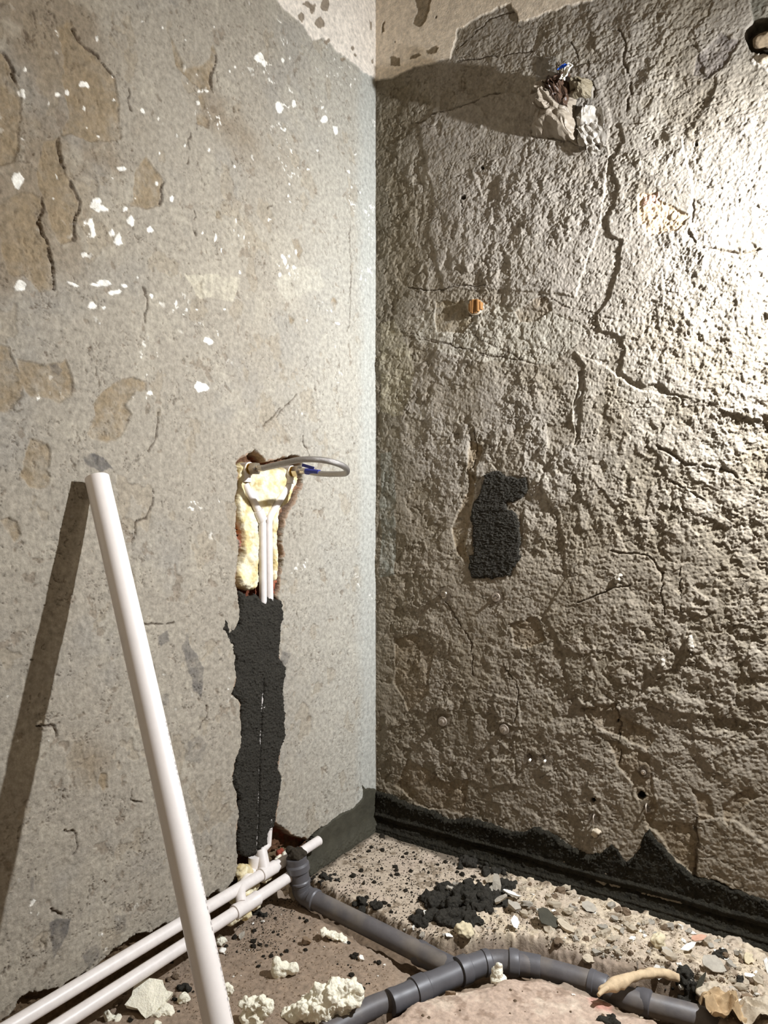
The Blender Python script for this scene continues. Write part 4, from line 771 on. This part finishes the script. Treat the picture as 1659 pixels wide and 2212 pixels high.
# mortar heaps
def heap(px, py, spread, nballs, r0, label, seed, hgt=1., vox=.0032):
    r3 = random.Random(seed); g = gpt(px, py); k = pxm(g); B = []
    for i in range(nballs):
        a = r3.uniform(0, 6.28); q = r3.random() ** .6; x = px + spread[0] * q * math.cos(a); y = py + spread[1] * q * math.sin(a)
        p = gpt(x, y); r = r0 * k * r3.uniform(.5, 1.15) * (1.15 - .5 * q)
        B.append((p + [0, 0, r * .35 * hgt], (r, r * r3.uniform(.75, 1.1), r * r3.uniform(.6, .9) * hgt)))
    return tag(blobmesh('mortar_heap', B, vox, M['mortar'], n1=(.006, .012), n2=(.003, .005), seed=seed), label, 'mortar')
heap(1005, 1945, (95, 30), 80, 18, 'large black mortar heap in the middle of the floor full of plaster shards', 71, 1.3)
heap(965, 1988, (85, 16), 55, 15, 'black mortar spread in front of the large heap, beside the yellow stone', 72)
heap(1090, 1920, (35, 12), 18, 12, 'brown-black mortar clumps at the right end of the large heap', 73)
heap(790, 1962, (32, 16), 16, 11, 'small black mortar heap just behind the sloping drain pipe', 74, 1.2)
heap(1015, 1868, (38, 12), 18, 11, 'dark mortar pile dropped at the foot of the right wall cove', 75, 1.2)
heap(1070, 1885, (35, 8), 14, 8, 'thin mortar spill along the cove right of the dropped pile', 76)
heap(555, 1975, (20, 10), 14, 8, 'small crumbly mortar heap under the pipe tees', 77, 1.2)
heap(1483, 2135, (28, 22), 22, 15, 'round black mortar lump at the end of the curved root', 78, 1.4)
heap(1448, 2142, (10, 10), 8, 8, 'small black clod between the root and a white shard', 79, 1.2)
heap(1602, 2118, (16, 9), 10, 9, 'brown-black clod near the right edge of the floor', 80, 1.1)
heap(1560, 2062, (24, 10), 12, 8, 'dark crumbs behind the white plaster plate', 81)
heap(1310, 2205, (22, 10), 12, 12, 'dark mortar scab on the foreground concrete at the bottom edge', 82, .5)
heap(440, 2108, (18, 8), 8, 9, 'black clod touching the left side of the leaning pipe', 83, 1.1)
heap(395, 2138, (16, 5), 8, 7, 'cluster of dark crumbs left of the leaning pipe', 84)
heap(590, 1880, (8, 8), 8, 9, 'mortar clod stuck beside the tee of the upper water pipe', 85, 1.6)
heap(705, 1900, (40, 12), 22, 7, 'mortar droppings between the drain riser and the skirt', 86, .8)

# shards: thin broken plates
def shard_mesh(name, seed, w_, l_, t_, material, n=9, jag=.35):
    r3 = random.Random(seed); bm = bmesh.new(); top = []
    for i in range(n):
        a = 2 * math.pi * i / n + r3.uniform(-.2, .2); q = r3.uniform(1 - jag, 1); top.append((math.cos(a) * q * w_ / 2, math.sin(a) * q * l_ / 2))
    T = [bm.verts.new((x, y, t_ / 2 + r3.uniform(-.2, .2) * t_)) for x, y in top]; Bt = [bm.verts.new((x * .93, y * .93, -t_ / 2 + r3.uniform(-.2, .2) * t_)) for x, y in top]
    ct = bm.verts.new((0, 0, t_ * .6)); cb = bm.verts.new((0, 0, -t_ * .55))
    for i in range(n):
        j = (i + 1) % n; bm.faces.new((T[i], T[j], ct)); bm.faces.new((Bt[j], Bt[i], cb)); bm.faces.new((T[j], T[i], Bt[i], Bt[j]))
    bmesh.ops.subdivide_edges(bm, edges=bm.edges[:], cuts=1); co = np.array([v.co[:] for v in bm.verts]); d = vn3(co, max(w_, l_) * .22, seed) * t_ * .35
    for v, q in zip(bm.verts, d): v.co += v.co.normalized() * float(q)
    me = bpy.data.meshes.new(name); bm.to_mesh(me); bm.free(); me.materials.append(material); return me
def shard(px, py, wpx, lpx, tpx, mk, label, seed, rot=(0, 0, 0), name='plaster_shard', lift=0., cat='shard', n=9):
    g = gpt(px, py); k = pxm(g); me = shard_mesh(name, seed, wpx * k, lpx * k, tpx * k, M[mk], n)
    o = bpy.data.objects.new(name, me); C.objects.link(o)
    base = math.atan2(RT[1], RT[0]); o.rotation_euler = (math.radians(rot[0]), math.radians(rot[1]), base + math.radians(rot[2]))
    o.rotation_mode = 'XYZ'; z = (tpx * .4 + lpx * .5 * abs(math.sin(math.radians(rot[0]))) + wpx * .5 * abs(math.sin(math.radians(rot[1])))) * k
    o.location = (g[0], g[1], g[2] + z * .8 + lift * k); return tag(o, label, cat)
shard(1072, 1934, 24, 46, 6, 'ch_grey', 'tall pale shard leaning upright on the large mortar heap', 1, (60, 0, -18), lift=6)
shard(1058, 1946, 18, 38, 5, 'ch_grey', 'pale shard overlapping below the tall leaning one', 2, (50, 0, -30), lift=6)
shard(1082, 1962, 40, 14, 6, 'ch_grey', 'grey diagonal shard on the front of the mortar heap', 3, (20, -28, 0), lift=10)
shard(1110, 1972, 40, 24, 10, 'ch_grey', 'dark grey rock-like shard at the right of the mortar heap', 4, (15, 15, 0), lift=4)
shard(1112, 2010, 26, 30, 3, 'ch_white', 'bright white square shard in front of the mortar heap', 5, (45, 20, 20), lift=4)
shard(1105, 1950, 46, 12, 4, 'ch_white', 'long thin white shard across the right side of the heap', 6, (10, 22, 0), lift=10)
shard(975, 1945, 32, 9, 5, 'ch_grey', 'thin grey sliver lying on the left of the mortar heap', 7, (10, 25, 0), lift=18)
shard(918, 1985, 12, 20, 7, 'ch_white', 'small white wedge on the left edge of the mortar spread', 8, (30, 25, 20), lift=2)
shard(893, 2015, 6, 12, 4, 'ch_white', 'narrow white chip standing at the left tip of the mortar spread', 9, (60, 0, 0), lift=2)
shard(925, 2038, 22, 22, 4, 'ch_beige', 'beige shard between the drain socket and the mortar', 10, (20, -20, 0))
shard(970, 2030, 18, 12, 4, 'ch_white', 'white chip just left of the yellow stone', 11, (20, 10, 0))
shard(943, 2050, 24, 6, 4, 'ch_white', 'slim white chip behind the drain wye', 12, (0, 15, 0))
shard(1008, 2068, 12, 12, 5, 'ch_white', 'white chip lying on top of the grey pipe coupling', 13, (20, 10, 30), lift=22)
shard(1182, 2005, 58, 42, 7, 'mortar_sm', 'flat olive-grey mortar slab tilted on the broken floor edge', 14, (25, 22, -25), lift=2, n=11)
shard(1222, 2012, 46, 26, 8, 'ch_beige', 'beige plaster plate leaning on the grey mortar slab', 15, (20, 22, -20))
shard(1272, 1972, 42, 30, 4, 'ch_grey', 'pale grey angular plate with a notch near the cove', 16, (40, 10, -10), n=7)
shard(1333, 2010, 28, 14, 5, 'ch_beige', 'beige chip in the middle of the rubble strip', 17, (15, 10, 0))
shard(1440, 2062, 30, 34, 3, 'ch_grey', 'thin grey plate lying right of the pale rock', 18, (18, 10, 20), n=6)
shard(1508, 2042, 42, 16, 4, 'tile', 'orange terracotta tile shard with a broken point', 19, (40, -18, -8), name='tile_shard', lift=4, n=6)
shard(1488, 2058, 42, 14, 4, 'ch_white', 'white glazed shard leaning under the orange tile', 20, (35, -25, 0), lift=2, n=7)
shard(1540, 2100, 60, 46, 5, 'ch_grey', 'largest pale plaster plate right of the orange tile', 21, (30, 12, -20), n=8)
shard(1616, 2080, 26, 28, 5, 'yellow', 'cream rounded plate beside the dark cove', 22, (50, 5, 0), n=10)
shard(1475, 2102, 36, 6, 4, 'ch_white', 'long white sliver above the black lump', 23, (0, 5, 0), lift=8)
shard(1421, 2146, 18, 32, 3, 'ch_white', 'upright white shard between the root and the pipe', 24, (55, -15, -20), n=7)
shard(1515, 2138, 10, 46, 4, 'mortar_sm', 'narrow grey-green splinter leaning on the black lump', 25, (60, 30, -30), lift=4)
shard(1585, 2140, 26, 14, 4, 'ch_grey', 'grey flake right of the flat buff stone', 26, (15, 10, 0))
shard(1612, 2160, 34, 14, 7, 'ch_brown', 'layered brown-grey shard near the right edge', 27, (10, 10, 0))
shard(1655, 2098, 12, 34, 4, 'ch_white', 'white upright chip cut by the right edge of the view', 28, (60, 10, 0))
shard(1620, 2112, 30, 14, 5, 'ch_white', 'white crumbly shard below the cream plate', 29, (10, 0, 0))
shard(1590, 2178, 44, 16, 3, 'ch_white', 'white bent shard above the brown paper', 30, (20, -12, 10), lift=6)
shard(1515, 2205, 22, 30, 4, 'ch_white', 'white pointed shard at the bottom edge left of the brown paper', 31, (50, 0, 0), lift=4, n=6)
shard(1508, 2187, 30, 8, 4, 'ch_white', 'long white chip above the pointed white shard', 32, (10, -10, 0))
shard(1470, 2162, 14, 20, 6, 'ch_white', 'white lump at the end of the half-buried pipe', 33, (30, 30, 0))
shard(1484, 2170, 20, 12, 6, 'ch_white', 'white knob beside the half-buried pipe', 34, (10, 30, 20))
shard(1496, 2180, 22, 14, 3, 'ch_white', 'white flake right of the half-buried pipe', 35, (40, 30, 20))
shard(949, 2146, 20, 36, 4, 'ch_brown', 'oval brown flake standing upright against the wye fitting', 36, (75, 0, 6), n=12)
shard(972, 2150, 26, 12, 8, 'ch_brown', 'low brown rubble lump beside the standing oval flake', 37, (0, 8, 0))
shard(1208, 2122, 18, 8, 4, 'ch_brown', 'brown chip on the edge of the foreground concrete', 38, (0, 15, 0))
shard(1122, 2108, 20, 8, 5, 'ch_brown', 'olive chip where the foreground concrete meets the pipe', 39, (0, -12, 0))
shard(1377, 2094, 4, 24, 3, 'rust', 'short rusty spike standing in the rubble behind the root', 40, (70, 0, 0), name='nail', cat='nail', n=6)
shard(1395, 2102, 40, 8, 6, 'ch_brown', 'reddish brown strip lying behind the root', 41, (0, -6, 0), name='wood_strip', cat='strip')
shard(748, 2010 + 28, 14, 8, 3, 'ch_white', 'white crumb near the foam sliver', 42)
shard(781, 2075, 14, 12, 5, 'ch_white', 'largest white crumb on the brown slab by the trench', 43, (20, 20, 0))
shard(1239, 2152, 10, 8, 4, 'ch_white', 'single pale pebble on the foreground concrete', 44)
shard(663, 2040, 22, 18, 10, 'ch_brown', 'dark brown clod on the slab above the foam chunk', 45, (10, 20, 0), name='clod', cat='clod')
shard(345, 2130, 26, 18, 12, 'ch_brown', 'brown stone on the slab above the flat foam', 46, (0, 10, 0), name='stone', cat='stone')
shard(523, 2025, 12, 26, 5, 'ch_grey', 'pale elongated chip on the slab right of the leaning pipe', 47, (20, 0, -20))
shard(568, 1992, 12, 6, 3, 'ch_white', 'white chip below the crumbly mortar heap', 48, (0, -15, 0))
shard(698, 1890, 8, 8, 2, 'yellow', 'small square pale chip in the dark mortar right of the riser', 49, (40, 0, 10), n=4)
shard(630, 1945, 16, 34, 6, 'ch_beige', 'beige rubble piece in the dark gap left of the drain elbow', 50, (60, 0, 30), lift=2)
shard(1270, 2075, 30, 24, 8, 'ch_beige', 'beige broken ledge piece above the pipe', 51, (30, 10, 0))

shard(322, 2178, 104, 84, 16, 'foam', 'wide flat cream foam slab left of the white leaning pipe', 143, (34, 4, 10), name='foam_slab', cat='foam', n=11, lift=-6)
foam_piece(345, 2188, [(0, 0, (20, 9)), (16, -6, (14, 8))], 'small cream foam lump resting against the flat foam slab', 144)
# root
rt = thing('dry_root', 'pale curved dry root lying over the grey pipe', 'stick', gpt(1362, 2120))
RTp = [gpt(1296, 2148) + [0, 0, .040], gpt(1320, 2140) + [0, 0, .040], gpt(1340, 2130) + [0, 0, .045], gpt(1362, 2122) + [0, 0, .040], gpt(1395, 2112) + [0, 0, .03], gpt(1430, 2112) + [0, 0, .022], gpt(1464, 2120) + [0, 0, .016]]
zz = [.040, .042, .044, .042, .036, .030, .024]
RTp = [onF(*q, z) for q, z in zip([(1296, 2140), (1318, 2130), (1340, 2122), (1362, 2112), (1395, 2103), (1430, 2103), (1466, 2112)], zz)]
tube('stem', catmull(RTp, 8), list(np.interp(np.linspace(0, 1, 49), [0, .2, .35, .5, .8, 1], [.006, .013, .014, .0105, .0105, .010])), M['stick'], rt, seg=18, namp=.003, seed=4)
tube('splinter', catmull([RTp[1], onF(1305, 2138, .044), onF(1292, 2150, .040)], 6), list(np.linspace(.008, .003, 13)), M['stick'], rt, seg=10, namp=.002, seed=8)
# crumpled brown paper
g = gpt(1565, 2195); k = pxm(g)
def cr_sheet(name, g, wd, dp, hgt, material, seed, label, cat):
    nu, nv = 36, 30; s, t = np.meshgrid(np.linspace(-1, 1, nu), np.linspace(-1, 1, nv), indexing='ij')
    x = s * wd + .2 * wd * fbm(s, t, .9, 3, seed); y = t * dp + .2 * dp * fbm(s, t, .9, 3, seed + 2)
    h = hgt * (.5 + .7 * (1 - np.abs(fbm(s, t, 1.1, 3, seed + 4)) * 2) - .4 * (s * s + t * t) * .6)
    co = (g[None, None] + x[..., None] * RT + y[..., None] * FW + np.maximum(h, .001)[..., None] * UP).reshape(-1, 3); idx = np.arange(nu * nv).reshape(nu, nv)
    qd = np.stack([idx[:-1, :-1], idx[1:, :-1], idx[1:, 1:], idx[:-1, 1:]], -1).reshape(-1, 4); o = grid_mesh(name, co, qd, material, smooth=False)
    m_ = o.modifiers.new('t', 'SOLIDIFY'); m_.thickness = .0008; return tag(o, label, cat)
cr_sheet('crumpled_paper', gpt(1562, 2196), .040, .035, .045, M['leaf'], 601, 'crumpled brown paper bag scrap in the bottom right corner of the rubble', 'paper')
cr_sheet('crumpled_paper', gpt(1625, 2200), .034, .03, .03, M['ch_beige'], 611, 'pale crumpled scrap right of the brown paper at the bottom edge', 'paper')

# ---------------------------------------------------------------- repeated chips on the floor
def chip_base(kind, seed):
    r3 = random.Random(seed)
    if kind == 'clod':
        bm = bmesh.new(); bmesh.ops.create_icosphere(bm, subdivisions=3, radius=.5); co = np.array([v.co[:] for v in bm.verts]); d = .28 * vn3(co, .35, seed) + .12 * vn3(co, .15, seed + 1)
        for v, q in zip(bm.verts, d): v.co *= 1 + float(q) * 1.3
        for v in bm.verts: v.co.z *= .75
        me = bpy.data.meshes.new(kind); bm.to_mesh(me); bm.free(); return me
    return shard_mesh(kind, seed, 1, r3.uniform(.55, .9), r3.uniform(.15, .35), M['ch_grey'], n=random.choice((6, 7, 8)), jag=.4)
BASE = {}
def base_for(mk, i):
    key = (mk, i)
    if key not in BASE:
        me = chip_base('clod' if mk in ('clod', 'mortar', 'ch_brown') else 'chip', 900 + i * 7 + len(mk)); me.materials.clear(); me.materials.append(M[mk]); BASE[key] = me
    return BASE[key]
rc = random.Random(77); SCAT = []
def inpoly(x, y, P):
    c = False
    for i in range(len(P)):
        x0, y0 = P[i]; x1, y1 = P[i - 1]
        if (y0 > y) != (y1 > y) and x < (x1 - x0) * (y - y0) / (y1 - y0) + x0: c = not c
    return c
def scatter(poly, n, mk, name, size, label, group, cat='chip'):
    xs = [p[0] for p in poly]; ys = [p[1] for p in poly]; k_ = 0; first = None
    while k_ < n:
        x, y = rc.uniform(min(xs), max(xs)), rc.uniform(min(ys), max(ys))
        if not inpoly(x, y, poly): continue
        g = gpt(x, y); s = pxm(g) * (size[0] + (size[1] - size[0]) * rc.random() ** 1.9)
        if first is None: o = bpy.data.objects.new(name, base_for(mk, 0)); first = o
        else: o = first.copy(); o.data = base_for(mk, rc.randrange(5))
        C.objects.link(o); o.location = (g[0], g[1], g[2] + s * .12); o.scale = (s, s, s); o.rotation_euler = (rc.uniform(-.4, .4), rc.uniform(-.4, .4), rc.uniform(0, 6.28)); tag(o, label, cat, group); k_ += 1; SCAT.append((o, x, y, s / pxm(g), label))
RUB = [(1040, 1905), (1140, 1900), (1300, 1950), (1450, 1995), (1600, 2050), (1655, 2090), (1655, 2205), (1470, 2205), (1500, 2120), (1400, 2085), (1250, 2060), (1190, 2040), (1140, 1990)]
CRN = [(700, 1895), (820, 1805), (980, 1870), (1100, 1910), (900, 1960), (880, 2000), (800, 1960), (740, 1925)]
SLB = [(470, 2000), (570, 1960), (650, 1975), (760, 2040), (840, 2090), (780, 2150), (640, 2050), (500, 2120), (480, 2060)]
FAR = [(215, 2180), (330, 2080), (440, 2040), (420, 2180), (380, 2205), (230, 2205)]
HEP = [(900, 1930), (1100, 1890), (1140, 1960), (1100, 2010), (900, 2040), (870, 2010)]
scatter(RUB, 130, 'ch_beige', 'plaster_chip', (5, 40), 'beige plaster chip in the rubble strip along the right wall', 'beige chips in the rubble strip')
scatter(RUB, 70, 'ch_grey', 'plaster_chip', (5, 36), 'grey plaster chip in the rubble strip along the right wall', 'grey chips in the rubble strip')
scatter(RUB, 44, 'ch_white', 'paint_chip', (3, 20), 'white paint chip in the rubble strip along the right wall', 'white chips in the rubble strip')
scatter(RUB, 60, 'ch_brown', 'earth_clod', (5, 20), 'brown earth clod in the rubble strip along the right wall', 'brown clods in the rubble strip', 'clod')
scatter(CRN, 90, 'clod', 'mortar_crumb', (2, 12), 'dark mortar crumb on the pale screed in the corner', 'mortar crumbs on the corner screed', 'mortar')
scatter(SLB, 85, 'clod', 'mortar_crumb', (2, 13), 'dark mortar crumb on the brown slab before the drain', 'mortar crumbs on the brown slab', 'mortar')
scatter(SLB, 22, 'ch_white', 'paint_chip', (2, 8), 'tiny white chip on the brown slab before the drain', 'white chips on the brown slab')
scatter(FAR, 34, 'ch_brown', 'earth_clod', (4, 17), 'brown clod on the slab left of the leaning pipe', 'clods left of the leaning pipe', 'clod')
scatter(FAR, 12, 'clod', 'mortar_crumb', (4, 12), 'dark mortar crumb on the slab left of the leaning pipe', 'mortar crumbs left of the leaning pipe', 'mortar')
scatter(HEP, 26, 'ch_grey', 'plaster_chip', (4, 20), 'grey plaster chip scattered over the black mortar heap', 'grey chips on the mortar heap')
scatter([(1000, 2000), (1060, 1990), (1120, 2010), (1180, 2040), (1100, 2030), (1020, 2035), (960, 2035)], 26, 'ch_beige', 'plaster_chip', (4, 14), 'beige chip on the broken ledge behind the wye fitting', 'beige chips on the broken ledge')
scatter([(860, 2190), (1060, 2125), (1160, 2110), (1300, 2160), (1400, 2205), (860, 2205)], 16, 'ch_brown', 'earth_clod', (2, 9), 'tiny brown crumb on the foreground concrete', 'crumbs on the foreground concrete', 'clod')
scatter([(1340, 2175), (1480, 2190), (1500, 2205), (1380, 2205)], 14, 'ch_beige', 'plaster_chip', (6, 20), 'beige chip banked against the half-buried pipe', 'chips against the half-buried pipe')
# tell the chips apart by the landmark they lie nearest to
LM = [('orange tile shard', 1508, 2042), ('pale rock', 1421, 2031), ('notched grey plate', 1272, 1965), ('tilted olive slab', 1182, 2003), ('curved root', 1390, 2105), ('black lump', 1483, 2125), ('largest plaster plate', 1540, 2088), ('cream plate', 1616, 2070), ('flat buff stone', 1542, 2148),
      ('brown paper', 1565, 2190), ('yellow stone', 1003, 2010), ('large mortar heap', 1010, 1950), ('tall leaning shard', 1068, 1920), ('drain riser', 645, 1890), ('sloping drain pipe', 800, 1990), ('foam sliver', 720, 2020), ('lone foam chunk', 612, 2085), ('room corner', 812, 1800), ('dropped mortar pile', 1015, 1865),
      ('pipe tees', 555, 1910), ('leaning pipe', 455, 2080), ('foam pebble', 478, 2030), ('flat foam slab', 318, 2170), ('wye fitting', 950, 2110), ('pipe bend', 1090, 2075), ('red stain', 1300, 2165), ('half-buried pipe', 1440, 2185), ('white square shard', 1112, 2000)]
ORD = ['closest', 'second closest', 'third closest', 'fourth closest', 'fifth closest', 'sixth closest', 'seventh closest', 'eighth closest', 'ninth closest', 'tenth closest', 'eleventh closest', 'twelfth closest', 'thirteenth closest', 'fourteenth closest', 'fifteenth closest', 'sixteenth closest', 'seventeenth closest', 'eighteenth closest', 'nineteenth closest', 'twentieth closest', 'twenty-first closest', 'twenty-second closest', 'twenty-third closest', 'twenty-fourth closest']
buck = {}
for o, x, y, sz, lb in SCAT:
    n, lx, ly = min(LM, key=lambda q: (q[1] - x) ** 2 + ((q[2] - y) * 1.6) ** 2); dx, dy = x - lx, (y - ly) * 1.6
    dr_ = ('right of' if dx > 0 else 'left of') if abs(dx) > abs(dy) else ('in front of' if dy > 0 else 'behind')
    kind = ' '.join(lb.split(' ')[0:3]) if lb.startswith(('beige pl', 'grey pl', 'white pa', 'brown ea', 'dark mo')) else None
    kind = kind or ('tiny white chip' if 'white' in lb else 'tiny brown crumb' if 'crumb' in lb else 'brown clod' if 'clod' in lb else 'beige chip')
    buck.setdefault((kind, dr_, n), []).append((dx * dx + dy * dy, sz, o))
for (kind, dr_, n), L_ in buck.items():
    L_.sort(key=lambda q: q[0])
    for i, (d, sz, o) in enumerate(L_): o['label'] = '%s %s lying %s the %s on the floor' % (ORD[min(i, 23)], kind, dr_, n)
# fine grit nobody could count
def grit(name, poly, n, mk, size, label, seed):
    r3 = np.random.RandomState(seed); xs = [p[0] for p in poly]; ys = [p[1] for p in poly]; V_ = []; F_ = []; c = 0
    while c < n:
        x, y = r3.uniform(min(xs), max(xs)), r3.uniform(min(ys), max(ys))
        if not inpoly(x, y, poly): continue
        g = gpt(x, y); s = pxm(g) * r3.uniform(*size); b = len(V_) * 6; P = np.array([[1, 0, 0], [-1, 0, 0], [0, 1, 0], [0, -1, 0], [0, 0, .7], [0, 0, -.7]]) * s * .5 * r3.uniform(.6, 1.3, (6, 1))
        a = r3.uniform(0, 6); P = P @ np.array([[math.cos(a), -math.sin(a), 0], [math.sin(a), math.cos(a), 0], [0, 0, 1]]); V_.append(P + g + [0, 0, s * .2])
        F_ += [(b + i, b + j, b + k) for i, j, k in ((0, 2, 4), (2, 1, 4), (1, 3, 4), (3, 0, 4), (2, 0, 5), (1, 2, 5), (3, 1, 5), (0, 3, 5))]; c += 1
    tag(grid_mesh(name, np.concatenate(V_), np.array(F_), M[mk], smooth=False), label, 'grit', kind='stuff')
grit('plaster_grit', RUB, 3500, 'ch_beige', (1.2, 5), 'fine beige plaster grit covering the floor along the right wall', 1)
grit('mortar_grit', [(520, 1960), (640, 1900), (820, 1800), (1100, 1890), (1200, 2000), (1000, 2050), (900, 2040), (760, 1960), (640, 1960), (600, 2060), (500, 2060)], 3600, 'clod', (1.0, 4.2), 'fine dark mortar grit sprinkled over the corner floor and brown slab', 2)
grit('slab_grit', [(215, 2200), (330, 2080), (470, 2010), (640, 1960), (860, 2100), (780, 2180), (600, 2205)], 1800, 'ch_brown', (1.0, 4.5), 'fine brown grit on the slab around the leaning pipe', 3)
